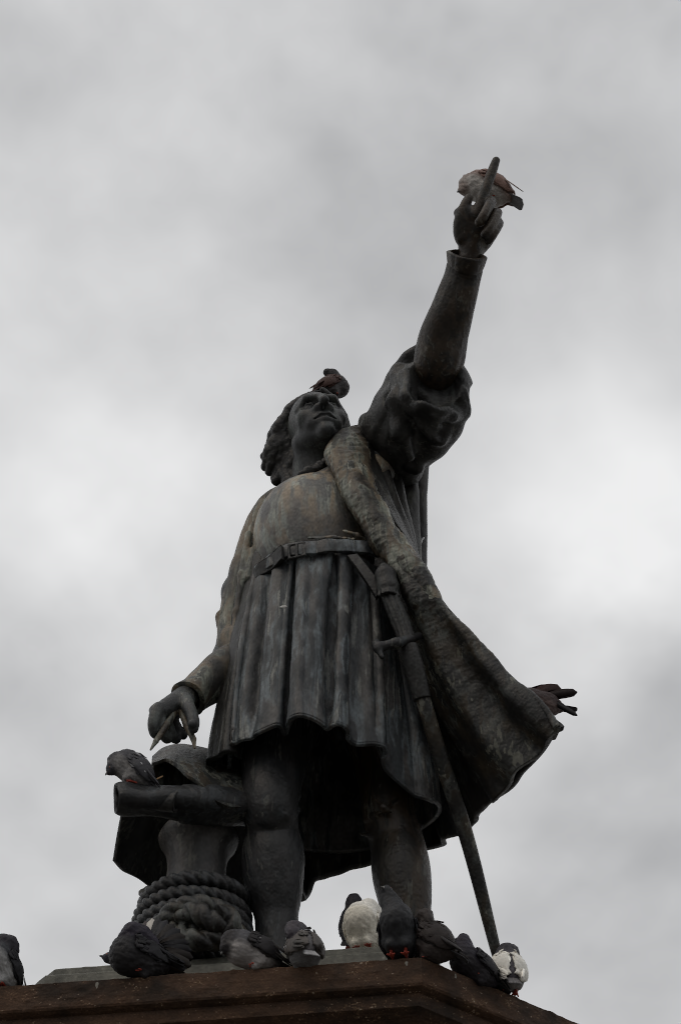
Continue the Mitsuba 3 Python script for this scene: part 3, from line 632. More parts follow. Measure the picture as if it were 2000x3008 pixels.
def facing_folds(U, V):
    k = np.clip((V-.5)*3, 0, 1)
    return (-.034*np.exp(-((U-.36-.25*(V-.8))/.07)**2)+.020*np.exp(-((U-.52-.1*(V-.8))/.10)**2)-.016*np.exp(-((U-.66)/.06)**2)+.012*np.exp(-((U-.80)/.07)**2))*k+.06*(meshkit.fbm(np.stack([U*3, V*8, 0*U], -1), 2, 3)-.5)*np.clip(V*3, .2, 1)
fr_ = loft([Lf+np.array([0, .045, .02]), Lf, M1, Mf, M2, Rf, Rf+np.array([-.02, .09, .0])], 110, 460, .02, facing_folds)
def fur(m, amp, seed):
    v = m.vertices
    f = meshkit.fbm(np.column_stack([v[:, 0]*22+v[:, 2]*22, v[:, 1]*22, v[:, 2]*50-v[:, 0]*24]), 4, seed)-.5
    g = meshkit.fbm(v*9, 2, seed+5)-.5
    return trimesh.Trimesh(v+m.vertex_normals*((amp*2*f+amp*2.2*g)*np.clip(v[:, 2]-.4, .35, 1))[:, None], m.faces, process=False)
fm = fur(fr_, .0055, 41)
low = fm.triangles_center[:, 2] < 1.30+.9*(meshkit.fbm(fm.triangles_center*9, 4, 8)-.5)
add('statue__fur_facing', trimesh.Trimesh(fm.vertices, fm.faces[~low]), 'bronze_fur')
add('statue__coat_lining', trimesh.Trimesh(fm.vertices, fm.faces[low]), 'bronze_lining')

# wide coat sleeve on the raised arm, with folds and the dark opening the forearm comes out of
sl = Field(.0065)
sl.chain([(0.1219, -0.06, 2.3234, 0.0746), (0.1852, -0.16, 2.3422, 0.1054), (0.2898, -0.28, 2.3792, 0.1131), (0.3696, -0.4, 2.3924, 0.112)], .05)
sl.chain([(0.1496, -0.14, 2.4375, 0.0345), (0.197, -0.24, 2.451, 0.0371), (0.2477, -0.33, 2.5082, 0.0384), (0.3009, -0.4, 2.5443, 0.0312), (0.3455, -0.45, 2.5684, 0.0184)], .05)
sl.chain([(0.4764, -0.44, 2.5065, 0.0226), (0.4803, -0.42, 2.3803, 0.0349), (0.4665, -0.38, 2.279, 0.043), (0.4298, -0.3, 2.2532, 0.0502), (0.3825, -0.2, 2.2374, 0.0506), (0.3484, -0.12, 2.2377, 0.034)], .06)
sl.chain([(0.403, -0.4, 2.3086, 0.0695), (0.3771, -0.3, 2.2635, 0.0838), (0.3119, -0.16, 2.2902, 0.0879)], .06)
sl.chain([(0.2798, -0.3, 2.2842, 0.0896), (0.2415, -0.14, 2.2908, 0.0909), (0.2718, -0.04, 2.2718, 0.0744)], .06)
sl.chain([(0.2706, -0.46, 2.3558, 0.0278), (0.2851, -0.475, 2.2351, 0.0329), (0.3401, -0.48, 2.1561, 0.0367), (0.4165, -0.47, 2.1875, 0.0341), (0.4817, -0.44, 2.3053, 0.0277)], .05)
sl.chain([(0.302, -0.425, 2.1985, 0.0275), (0.3508, -0.39, 2.1454, 0.0329), (0.4004, -0.31, 2.1467, 0.0304)], .05)
sl.chain([(0.2415, -0.42, 2.4438, 0.0253), (0.2328, -0.4, 2.2775, 0.0305), (0.2486, -0.33, 2.1698, 0.0304), (0.2853, -0.22, 2.1451, 0.0223)], .05)
sl.chain([(0.3958, -0.45, 2.1608, 0.0205), (0.4532, -0.41, 2.1885, 0.0247), (0.492, -0.36, 2.2701, 0.0195)], .04)
sl.chain([(0.1081, -0.13, 2.4484, 0.0346), (0.112, -0.12, 2.3957, 0.0388), (0.1501, -0.13, 2.3514, 0.0357), (0.2059, -0.18, 2.327, 0.0284)], .035)
sl.chain([(0.3347, -0.16, 2.1979, 0.0225), (0.3161, -0.14, 2.168, 0.0197), (0.2884, -0.13, 2.1743, 0.0169)], .03)
for q in ([(0.1959, -0.36, 2.3428, 0.0126), (0.1948, -0.33, 2.2514, 0.0153), (0.2231, -0.25, 2.1944, 0.0125)], [(0.3199, -0.47, 2.1087, 0.0108), (0.3674, -0.41, 2.0877, 0.0136), (0.4073, -0.34, 2.1388, 0.0096)], [(0.428, -0.5, 2.13, 0.0081), (0.4729, -0.45, 2.2096, 0.0096)], [(0.2582, -0.5, 2.1664, 0.0082), (0.2788, -0.43, 2.1021, 0.0109), (0.3153, -0.33, 2.0893, 0.0096)]):
    sl.chain(q, .045, True)
sl.chain([(0.4236, -0.6, 2.4684, 0.1218), (0.3999, -0.55, 2.3364, 0.1264), (0.3878, -0.535, 2.2538, 0.1147), (0.3656, -0.51, 2.2163, 0.0791)], .018, True)
def drape(m, amp, fr, seed, stretch):
    v = m.vertices; w = meshkit.fbm(v*3, 2, seed+3)[:, None]-.5
    r = 1-np.abs(2*meshkit.fbm((v @ np.array(stretch).T+w*.5)*fr, 2, seed)-1)
    return trimesh.Trimesh(v+m.vertex_normals*(amp*(r-.72)*2)[:, None], m.faces, process=False)
add('statue__coat_sleeve', bumpy(drape(sl.mesh(), .019, 5.5, 14, [[1.1, 0, .7], [0, .8, 0], [-.25, 0, .35]]), .003, 12, 2, 3), 'bronze_dark')
add('statue__undersleeve', tube([(0.3835, -0.405, 2.3931, 0.07), (0.4017, -0.485, 2.437, 0.0935), (0.4224, -0.56, 2.5054, 0.0906), (0.4551, -0.64, 2.5674, 0.0807), (0.4872, -0.7, 2.6296, 0.0724), (0.5051, -0.75, 2.6777, 0.0682), (0.5128, -0.805, 2.6878, 0.0721), (0.5161, -0.83, 2.6959, 0.0761)], 110, 72, .016,
    lambda U, Th: .003*np.sin(3*Th+7*U)+.0015*np.sin(18*U+np.cos(Th)*2)+.002*np.sin(Th*2-4*U)+.009*(meshkit.fbm(np.stack([np.cos(Th)*3.5, np.sin(Th)*3.5, U*3], -1), 3, 12)-.5)-.004*np.exp(-((U-.91)/.012)**2)), 'bronze_brown')

# right arm: coat sleeve along the side, then the undersleeve down to a turned cuff
rsf = Field(.0075)
rsf.limb([(-0.2129, 0, 2.1395, 0.0511), (-0.2831, 0.02, 2.0893, 0.0651), (-0.3339, 0.03, 1.9806, 0.0617), (-0.375, 0.02, 1.7977, 0.0579), (-0.4039, 0.01, 1.6207, 0.0569), (-0.423, -0.01, 1.4405, 0.0532), (-0.4285, -0.04, 1.2834, 0.047)], .03)
rsf.chain([(-0.4369, -0.02, 1.4671, 0.0293), (-0.4653, -0.02, 1.4458, 0.0199), (-0.4664, -0.02, 1.4104, 0.0159)], .012).chain([(-0.4333, -0.03, 1.3876, 0.0264), (-0.4543, -0.03, 1.3561, 0.0145)], .012)
rsf.chain([(-0.3708, -0.07, 1.8449, 0.0137), (-0.3853, -0.1, 1.5926, 0.0147), (-0.3977, -0.12, 1.3781, 0.0131), (-0.3974, -0.14, 1.1889, 0.0115)], .02).chain([(-0.3053, -0.06, 1.951, 0.0125), (-0.3418, -0.09, 1.7312, 0.0136), (-0.3619, -0.12, 1.556, 0.012)], .02)
rsf.chain([(-0.4046, -0.06, 1.2919, 0.0522), (-0.3953, -0.08, 1.1392, 0.0436), (-0.4173, -0.09, 0.9991, 0.0329)], .03)
add('statue__coat_sleeve', bumpy(drape(rsf.mesh(), .005, 6, 31, [[1.2, .4, .2], [0, .8, 0], [.2, 0, .3]]), .002, 14, 15, 3), 'bronze_fur')
add('statue__undersleeve', tube([(-0.37, -0.03, 1.2066, 0.0831), (-0.4118, -0.06, 1.1476, 0.0798), (-0.4581, -0.1, 1.0727, 0.0763), (-0.5025, -0.145, 0.9897, 0.0628), (-0.5295, -0.175, 0.9361, 0.0573), (-0.5457, -0.19, 0.9079, 0.0595), (-0.5534, -0.195, 0.8942, 0.0619)], 90, 64, .018,
    lambda U, Th: .003*np.sin(3*Th+5*U)+.007*np.sin(9*Th+4*U)*np.exp(-((U-.72)/.16)**2)*np.clip(np.cos(Th-3.6), 0, 1)), 'bronze_fur')

# ---------------------------------------------------------------- dividers, sword
dv = Field(.0032)
dv.chain([(-0.581, -0.24, 0.8216, 0.0098), (-0.6132, -0.285, 0.7008, 0.0132), (-0.6449, -0.3, 0.6166, 0.0095), (-0.6606, -0.305, 0.574, 0.0036)], .004)
dv.chain([(-0.581, -0.24, 0.8216, 0.0098), (-0.5434, -0.285, 0.7008, 0.0132), (-0.5154, -0.29, 0.6334, 0.0101), (-0.5086, -0.29, 0.5945, 0.0048)], .004)
dv.ball((-0.5849, -0.24, 0.8263, 0.0159), .006)
add('dividers', dv.mesh(), 'bronze_fur', label='open pair of bronze dividers held in the lowered hand above the chart', category='dividers')

labels['sword'] = {'label': 'long straight bronze sword in its scabbard hanging from the statue belt', 'category': 'sword'}
pm = Field(.0045)
pm.chain([(0.1635, -0.365, 1.3786, 0.0204), (0.1679, -0.37, 1.3426, 0.0369), (0.1771, -0.365, 1.2784, 0.0392), (0.182, -0.36, 1.2658, 0.0329)], .02)
pm.chain([(0.1429, -0.365, 1.3681, 0.0089), (0.1608, -0.375, 1.3832, 0.0115), (0.1788, -0.37, 1.3809, 0.0089)], .008)
for k in range(7):
    x = -27+9*k
    a = np.array((0.1662, -0.395, 1.3437))+np.array([x*.0007, .00002*x*x, 0]); b = np.array((0.1781, -0.4, 1.2328))+np.array([x*.0013, .00003*x*x, 0])
    pm.seg((*a, .004), (*b, .006), .003)
add('sword__pommel', pm.mesh(), 'bronze_dark')
gp = tube([(0.1809, -0.355, 1.2738, 0.0256), (0.2068, -0.35, 1.1734, 0.0273), (0.2304, -0.34, 1.099, 0.0262), (0.2429, -0.335, 1.0459, 0.025)], 60, 40, .012, lambda U, Th: .003*np.cos(Th*9))
add('sword__grip', gp, 'bronze_dark')
cg = Field(.0045)
cg.chain([(0.1254, -0.37, 1.0011, 0.0134), (0.1448, -0.375, 0.9871, 0.0164), (0.2028, -0.375, 1.0032, 0.0197), (0.2539, -0.345, 1.0519, 0.0161), (0.2908, -0.29, 1.1128, 0.0138)], .012)
cg.chain([(0.128, -0.37, 1.0173, 0.0103), (0.1324, -0.375, 0.979, 0.0134), (0.1489, -0.375, 0.9389, 0.0093)], .012)
add('sword__crossguard', cg.mesh(), 'bronze_legs')
sc_ = tube([(0.2423, -0.335, 1.0214, 0.0321), (0.2607, -0.32, 0.9535, 0.032), (0.2836, -0.29, 0.8672, 0.0287), (0.2926, -0.275, 0.8245, 0.0266)], 40, 40, .012, None, .55)
add('sword__scabbard_mouth', sc_, 'bronze_dark')
add('sword__scabbard', tube([(0.2747, -0.3, 0.9064, 0.019), (0.3219, -0.23, 0.7443, 0.0197), (0.3749, -0.13, 0.6012, 0.02), (0.4245, -0.04, 0.482, 0.0195), (0.4786, 0.06, 0.3066, 0.0169), (0.5215, 0.14, 0.1359, 0.0129), (0.5447, 0.18, 0.0453, 0.01), (0.5611, 0.2, -0.0162, 0.0066)], 160, 40, .010, lambda U, Th: .003*np.abs(np.cos(Th)), .6), 'bronze_lining')

# ---------------------------------------------------------------- bollard, rope, chart
BX = np.array((-0.5025, 0.02, 0.1685)); bx, by = BX[0], BX[1]
pf = smooth_prof([(.165, ZP+.001), (.165, -.1), (.155, .05), (.118, .14), (.104, .24), (.106, .33), (.125, .385)], 40)
bol = lathe([(.001, ZP+.001)]+[tuple(q) for q in pf]+[(.135, .40), (.142, .42), (.135, .445), (.11, .455), (.001, .457)], (bx, by, 0), 72)
add('bollard', bumpy(bol, .004, 12, 21), 'bronze_bollard', label='short round bronze mooring bollard left of the legs, wound with thick rope', category='bollard')
rp = []
turns = 6.9
for k in range(int(turns*90)):
    a = 2*math.pi*k/90; u = k/(turns*90)
    r = .208-.042*u+.004*math.sin(a*1.3)
    rp.append((bx+r*math.cos(a-2.2), by+r*math.sin(a-2.2), ZP+.028+.0515*k/90+.006*math.sin(a*.7)))
add('rope__coil', rope(rp, .0285, .105), 'bronze_legs')
kn = [(-0.5884, -0.22, -0.0986), (-0.5556, -0.25, -0.0598), (-0.5055, -0.27, -0.0403), (-0.4438, -0.28, -0.0429), (-0.3991, -0.27, -0.0598), (-0.3871, -0.26, -0.0919), (-0.4195, -0.25, -0.1176), (-0.4759, -0.24, -0.1048), (-0.5094, -0.26, -0.0791), (-0.4805, -0.29, -0.0727), (-0.4279, -0.31, -0.1111), (-0.3778, -0.3, -0.1365), (-0.3407, -0.27, -0.1366), (-0.3301, -0.24, -0.1557)]
add('rope__knot', rope(rs(kn, 120), .036, .16), 'bronze_lining')
kn2 = [(-0.5813, -0.21, -0.0471), (-0.5291, -0.25, -0.1303), (-0.459, -0.28, -0.1744), (-0.3938, -0.28, -0.1681), (-0.3502, -0.3, -0.1429), (-0.3599, -0.31, -0.1111), (-0.3948, -0.32, -0.1048)]
add('rope__knot', rope(rs(kn2, 90), .035, .16), 'bronze_lining')
labels['rope'] = {'label': 'thick twisted bronze rope coiled around the bollard and knotted at its foot', 'category': 'rope'}

labels['chart'] = {'label': 'bronze sheet of a chart draped over the bollard with one end rolled up', 'category': 'chart'}
fl = [(-0.6632, -0.2, 0.5917), (-0.6367, -0.22, 0.5915), (-0.611, -0.23, 0.5928), (-0.5684, -0.24, 0.5511), (-0.5364, -0.25, 0.4995), (-0.5063, -0.255, 0.4724), (-0.4672, -0.25, 0.4385), (-0.4378, -0.245, 0.4077), (-0.3729, -0.2, 0.4074), (-0.3106, -0.12, 0.474)]
ml = [(-0.678, -0.1, 0.6858), (-0.6487, -0.11, 0.6965), (-0.6212, -0.12, 0.698), (-0.5732, -0.13, 0.6812), (-0.5345, -0.14, 0.6538), (-0.496, -0.15, 0.6236), (-0.4583, -0.15, 0.5936), (-0.4211, -0.15, 0.5713), (-0.3621, -0.12, 0.5713), (-0.3039, -0.08, 0.601)]
kl = [(-0.6922, 0.02, 0.7865), (-0.6663, 0.03, 0.8192), (-0.6367, 0.04, 0.8379), (-0.6004, 0.05, 0.8535), (-0.5572, 0.06, 0.8628), (-0.4987, 0.06, 0.858), (-0.4551, 0.06, 0.8454), (-0.4165, 0.06, 0.8296), (-0.3649, 0.06, 0.7981), (-0.3136, 0.06, 0.7669)]
dl = [(-0.6933, 0.05, 0.6639), (-0.6596, 0.07, 0.6787), (-0.6296, 0.08, 0.6861), (-0.5932, 0.09, 0.6934), (-0.5505, 0.1, 0.7008), (-0.4936, 0.11, 0.7035), (-0.4516, 0.12, 0.7063), (-0.4138, 0.12, 0.7032), (-0.364, 0.13, 0.7028), (-0.3141, 0.14, 0.7025)]
add('chart__sheet', loft([fl, ml, kl, dl], 80, 140, .012, lambda U, V: .006*np.sin(9*V+3*U)), 'bronze_lining')
hg = [[(-0.7699, -0.1, 0.6101), (-0.7798, -0.06, 0.4823), (-0.7967, 0, 0.4229), (-0.8075, 0.05, 0.3567)], [(-0.7332, -0.06, 0.6309), (-0.7443, -0.02, 0.4963), (-0.7616, 0.06, 0.4358), (-0.7654, 0.12, 0.3612)],
      [(-0.6759, -0.02, 0.6456), (-0.6974, 0.05, 0.5316), (-0.7087, 0.12, 0.4482), (-0.708, 0.18, 0.3613)], [(-0.5934, 0.03, 0.6522), (-0.6162, 0.1, 0.5523), (-0.6286, 0.17, 0.4827), (-0.6232, 0.24, 0.3264)], [(-0.4714, 0.05, 0.667), (-0.4857, 0.16, 0.595), (-0.4834, 0.22, 0.4875), (-0.4768, 0.26, 0.3108)], [(-0.326, 0.12, 0.7032), (-0.3381, 0.2, 0.6083), (-0.341, 0.24, 0.4717), (-0.3424, 0.27, 0.303)]]
hg = np.transpose(np.array([rs(c, 6) for c in hg]), (1, 0, 2))
add('chart__hanging_end', loft(hg, 70, 70, .012, lambda U, V: .012*np.sin(9*V+2*U)), 'bronze_dark')
def roll_pts(): return [(-0.7614, -0.3, 0.3704, 0.0394), (-0.7535, -0.298, 0.3718, 0.0441), (-0.6976, -0.28, 0.3807, 0.0465), (-0.5842, -0.25, 0.3955, 0.0514), (-0.4721, -0.19, 0.429, 0.0543), (-0.3595, -0.1, 0.4827, 0.0551), (-0.2733, -0.02, 0.5317, 0.0534)]
add('chart__roll', tube(roll_pts(), 110, 56, .014, lambda U, Th: .007*np.cos(3*Th+.7)+.004*np.cos(2*Th+9*U)+.008*np.exp(-((U-.385)/.008)**2)*0+np.where(U > .40, .005, 0)+.0015*np.sin(23*U+2*np.cos(Th))), 'bronze_legs')
add('chart__roll__inner_layer', tube([(-0.7584, -0.262, 0.3953, 0.0233), (-0.6755, -0.27, 0.3866, 0.0256), (-0.5564, -0.29, 0.3621, 0.0278)], 40, 40, .012, lambda U, Th: .003*np.cos(2*Th)), 'bronze_dark')

# ---------------------------------------------------------------- pigeons
scene['plumage'] = two({'type': 'principled', 'base_color': {'type': 'mesh_attribute', 'name': 'vertex_color'}, 'roughness': .62, 'specular': .3, 'sheen': .3})
scene['pigeon_foot_red'] = {'type': 'principled', 'base_color': {'type': 'rgb', 'value': [.34, .055, .035]}, 'roughness': .5}
scene['pigeon_beak_horn'] = {'type': 'principled', 'base_color': {'type': 'rgb', 'value': [.10, .10, .10]}, 'roughness': .4}
scene['pigeon_eye'] = {'type': 'principled', 'base_color': {'type': 'rgb', 'value': [.25, .06, .02]}, 'roughness': .15}


def blade(base, d, nrm, L, w, t=.0022, curl=.0, tip=.55):
    """One feather: a thin curved plate from base along d, facing nrm."""
    d = np.array(d, float); d /= np.linalg.norm(d); nrm = np.array(nrm, float); nrm -= d*(nrm@d); nrm /= np.linalg.norm(nrm); sd = np.cross(nrm, d)
    u = np.array([0, .18, .45, .72, .9, 1.0]); wd = w*np.array([.45, .85, 1, .92, tip, .12])
    V, F = [], []
    for k in range(6):
        c = np.array(base)+d*L*u[k]+nrm*(-curl*L*u[k]**2)
        V += [c-sd*wd[k]/2-nrm*t, c+nrm*t*1.6, c+sd*wd[k]/2-nrm*t, c-nrm*t*1.8]
    for k in range(5):
        for j in range(4):
            a, b = 4*k+j, 4*k+(j+1) % 4
            F += [[a, b, b+4], [a, b+4, a+4]]
    F += [[0, 2, 1], [0, 3, 2], [20, 21, 22], [20, 22, 23]]
    return np.array(V), np.array(F)[:, ::-1]


def blades(lst, cols):
    V, F, K, n = [], [], [], 0
    for (v, f), c in zip(lst, cols):
        V.append(v); F.append(f+n); n += len(v); K.append(np.tile(np.asarray(c, float), (len(v), 1)))
    return np.vstack(V), np.vstack(F), np.vstack(K)


def shade(c, r, k=.25): return np.clip(np.array(c)*(1+k*(2*r-1)), 0, 1)


COUNT = [0]
def pigeon(foot, heading, label, pitch=25, h=.105, puff=1.0, neck=None, beak=None, back=(.03, .03, .035), belly=None, neckc=None, wing=None, prim=None, tail=None, tip=None,
           tail_up=0, spread=14, legs=True, wing_drop=0, scale=1.0, fan=None, speck=0, wings=(1, -1), nprim=3, head_r=.0235, roll=0, group='pigeons perched on the monument'):
    COUNT[0] += 1
    rng = random.Random(COUNT[0]*7+1); nr = np.random.RandomState(COUNT[0])
    belly = belly or back; neckc = neckc or back; wing = wing or back; prim = prim or wing; tail = tail or prim
    p = math.radians(pitch); cp, sp = math.cos(p), math.sin(p)
    ro = math.radians(roll)
    Rb = np.array([[cp, 0, -sp], [0, 1, 0], [sp, 0, cp]]) @ np.array([[1, 0, 0], [0, math.cos(ro), -math.sin(ro)], [0, math.sin(ro), math.cos(ro)]])
    hd_ = math.radians(heading); Rw = np.array([[math.cos(hd_), -math.sin(hd_), 0], [math.sin(hd_), math.cos(hd_), 0], [0, 0, 1]])
    foot = np.array(foot[:3])
    W = lambda v: foot+(scale/S)*(np.asarray(v) @ Rw.T)              # bird space (upright) -> model space
    B = lambda v: np.asarray(v, float) @ Rb.T+np.array([0, 0, h])     # body space -> bird space
    key = 'pigeon' if COUNT[0] == 1 else f'pigeon_{COUNT[0]-1:03d}'
    labels[key] = {'label': label, 'category': 'pigeon', 'group': group}
    f = Field(.0042)
    g = puff
    f.seg((.045, 0, .0, .060*g), (-.03, 0, -.002, .060*g), .03).seg((-.03, 0, 0, .056*g), (-.105, 0, .008, .026), .04)
    f.ball((.05, 0, -.02, .05*g), .03)
    nk = neck or [(.07, 0, .03, .045), (.088, 0, .075, .032), (.098, 0, .108, .0235)]
    nk = [tuple(q) if len(q) == 4 else (*q, head_r) for q in nk]
    f.chain(nk, .025)
    hp = np.array(nk[-1][:3])
    if beak is not None:
        bd = np.array(beak, float); bd /= np.linalg.norm(bd)
        f.seg((*(hp+bd*.008), .019), (*(hp+bd*.020), .011), .012)
    for sd in (-1, 1):
        f.seg((-.035, sd*.03, -.045*g, .026), (-.03, sd*.03, -.066*g, .015), .02)
    m = f.mesh()
    v = np.array(m.vertices)
    nse = meshkit.fbm(np.column_stack([v[:, 0]*55, v[:, 1]*95, v[:, 2]*95])+COUNT[0], 3, 2)-.5
    big = meshkit.fbm(v*38+COUNT[0]*3, 2, 9)-.5
    v = v+m.vertex_normals*(nse*.007+big*.008*(g > 1.05))[:, None]
    dn = np.min([np.linalg.norm(v-np.array(q[:3]), axis=1)-q[3] for q in nk[1:]], 0)
    tn = np.clip(1-(dn-.004)/.022, 0, 1)[:, None]
    tb = np.clip((-.004-v[:, 2])/.03, 0, 1)[:, None]
    c = np.array(back)*(1-tb)+np.array(belly)*tb
    c = c*(1-tn)+np.array(neckc)*tn
    c = c*(1+.5*nse[:, None])*(.86+.28*nr.rand(len(v), 1))
    add(key+'__body', trimesh.Trimesh(W(B(v)), m.faces, process=False), 'plumage', color=np.clip(c, 0, 1))
    from scipy.spatial import cKDTree
    bm0 = trimesh.Trimesh(v, m.faces, process=False); kd = cKDTree(v); vn = np.array(bm0.vertex_normals)
    def lift(p, off):
        p = np.atleast_2d(np.asarray(p, float)); _, i = kd.query(p); nn = vn[i]; dd = ((p-v[i])*nn).sum(1)
        return p+nn*np.clip(off-dd, 0, None)[:, None], nn
    # folded wings: rows of coverts, then secondaries and primaries whose tips cross over the tail
    for sd in wings:
        top = rs([(.046, .018*g, .050*g), (.0, .008*g, .060*g), (-.06, .005, .046), (-.125, .003, .022)], 30)
        low = rs([(.050, .058*g, -.004), (.0, .066*g, -.020), (-.06, .050, -.018), (-.11, .022, .002)], 30)
        bl_, cl_ = [], []
        rowsF = [(.04, .55, 7, .032, .021, wing), (.20, .75, 8, .036, .021, wing), (.38, .9, 8, .044, .022, wing), (.56, .98, 8, .062, .021, prim)]
        base_rows = []
        for r_, (u0, u1, cnt, L, w, cc) in enumerate(rowsF):
            for k in range(cnt):
                tv = (k+.5*(r_ % 2)+.3)/cnt; tv = min(tv, 1)
                u = u0+.03*math.sin(tv*3)
                i0 = int(u*20)
                a, b = top[i0]*(1-tv)+low[i0]*tv, top[min(i0+3, 29)]*(1-tv)+low[min(i0+3, 29)]*tv
                out = np.array([0, .6+.4*math.sin(tv*2.2), .75-.9*tv]); out /= np.linalg.norm(out)
                d0 = (b-a)*[1, sd, 1]; a, nn = lift(a*[1, sd, 1], .012-.0014*r_); a, nn = a[0], nn[0]
                e, _ = lift(a+d0/np.linalg.norm(d0)*L, .0105-.0014*r_); d = e[0]-a+np.array([0, 0, wing_drop*.3*tv*L]); out = nn+out*[1, sd, 1]*.3
                cv = shade(cc, rng.random(), .3)
                if speck and rng.random() < speck: cv = shade((.38, .38, .4), rng.random(), .3)
                bl_.append(blade(a, d, out, L*(.9+.2*rng.random()), w*g, .0011, .02)); cl_.append(cv)
        for k in range(nprim):
            a = np.array([-.055-.006*k, .040-.004*k, .020-.007*k]); d = np.array([-1, -.24+.012*k, -.02+.016*k+wing_drop])
            a, _ = lift(a*[1, sd, 1], .009-.0006*k); a = a[0]*[1, sd, 1]
            cv = shade(prim if tip is None or k < 1 else tip, rng.random(), .25)
            bl_.append(blade(a*[1, sd, 1], d*[1, sd, 1], np.array([0, .8, .5])*[1, sd, 1], .105-.006*k, .024, .0010, .03, .5)); cl_.append(cv)
        # the bend of the wing and the plate below the feathers
        G = np.stack([top*(1-q)+low*q+np.outer(np.sin(np.pi*q)*np.linspace(1, .2, 30), [0, .012*g, .004]) for q in np.linspace(0, 1, 9)], 1)
        G = G+np.array([0, .003, .0])
        G = lift((G*[1, sd, 1]).reshape(-1, 3), .0065)[0].reshape(G.shape)
        pm_ = solid(G, .007)
        V, F, K = blades(bl_, cl_)
        pv = np.array(pm_.vertices)
        V = np.vstack([V, pv]); K = np.vstack([K, shade(wing, .4)*np.ones((len(pv), 1))*(.9+.2*nr.rand(len(pv), 1))])
        F = np.vstack([F, pm_.faces+len(V)-len(pv)])
        add(key+'__wing', trimesh.Trimesh(W(B(V)), F, process=False), 'plumage', False if False else True, color=K)
    bl_, cl_ = [], []
    for k in range(9):
        t = (k-4)/4
        an = math.radians(spread*t)
        d = np.array([-math.cos(an), math.sin(an), math.tan(math.radians(tail_up))])
        c0 = shade(tail, rng.random(), .25)
        if isinstance(tip, tuple) and len(tip) == 2: pass
        bl_.append(blade(np.array([-.085, .014*t, .008-.002*abs(t)]), d, (0, .1*t, 1), .115-.006*abs(t), .024, .0016, .02, .85)); cl_.append(c0)
    V, F, K = blades(bl_, cl_)
    add(key+'__tail', trimesh.Trimesh(W(B(V)), F, process=False), 'plumage', color=K)
    if fan is not None:
        bl_, cl_ = [], []
        for (a, b, w, cc, nn) in fan:
            a, b = np.array(a[:3]), np.array(b[:3])
            bl_.append(blade(a, b-a, nn, np.linalg.norm(b-a), w/S, .0016, .05, .75)); cl_.append(shade(cc, rng.random(), .3))
        V, F, K = blades(bl_, cl_)
        add(key+'__spread_wing', trimesh.Trimesh(V, F, process=False), 'plumage', color=K)
    if legs:
        for sd in (-1, 1):
            lf = Field(.0028)
            hip = B((-.03, sd*.03, -.060*g)); ank = np.array([hip[0]*.3-.012, sd*.028, .012])
            lf.seg((*hip, .009), (*ank, .0048), .006)
            for an, L in ((-.45, .034), (0, .038), (.45, .034), (math.pi, .018)):
                e = ank+np.array([math.cos(an)*L, math.sin(an)*L, -.008]); mdp = ank+np.array([math.cos(an)*L*.55, math.sin(an)*L*.55, -.004])
                lf.chain([(*ank, .0050), (*mdp, .0044), (*e, .0034)], .004)
            lm = lf.mesh()
            add(key+'__leg', trimesh.Trimesh(W(lm.vertices), lm.faces, process=False), 'pigeon_foot_red')
    if beak is not None:
        sidev = np.cross(bd, Rb.T @ np.array([0, 0, 1.])); sidev /= np.linalg.norm(sidev); upv = np.cross(sidev, bd)
        bf = Field(.002); b0 = hp+bd*.026
        bf.chain([(*b0, .0058), (*(b0+bd*.010), .0042), (*(b0+bd*.019-upv*.002), .0018)], .004)
        bm = bf.mesh(); add(key+'__beak', trimesh.Trimesh(W(B(bm.vertices)), bm.faces, process=False), 'pigeon_beak_horn')
        cf = Field(.002); cf.ball((*(b0+upv*.004+sidev*.002), .0045), .003).ball((*(b0+upv*.004-sidev*.002), .0045), .003)
        bm = cf.mesh(); add(key+'__cere', trimesh.Trimesh(W(B(bm.vertices)), bm.faces, process=False), 'cere_white')
        for sd in (-1, 1):
            e = trimesh.creation.icosphere(2, .0046); e.apply_translation(hp+bd*.007+upv*.006+sidev*sd*(head_r-.0025))
            add(key+'__eye', trimesh.Trimesh(W(B(e.vertices)), e.faces, process=False), 'pigeon_eye')
    return key


scene['cere_white'] = {'type': 'principled', 'base_color': {'type': 'rgb', 'value': [.55, .53, .50]}, 'roughness': .6}
BLK, SLATE, GREY, PALE, WHITE, RUST = (.014, .014, .017), (.035, .037, .043), (.10, .105, .115), (.22, .22, .225), (.80, .78, .72), (.055, .024, .019)
PR = [(.07, 0, .03, .045), (.085, .02, .062, .034), (.07, .045, .075, .027), (.035, .058, .058, .023)]    # head turned back over the left shoulder
PL = [(q[0], -q[1], q[2], q[3]) for q in PR]
HUNCH = [(.07, 0, .03, .048), (.092, 0, .05, .036), (.108, 0, .058, .0245)]
DOWN = [(.07, 0, .02, .046), (.105, .0, .02, .034), (.112, .005, -.022, .025)]

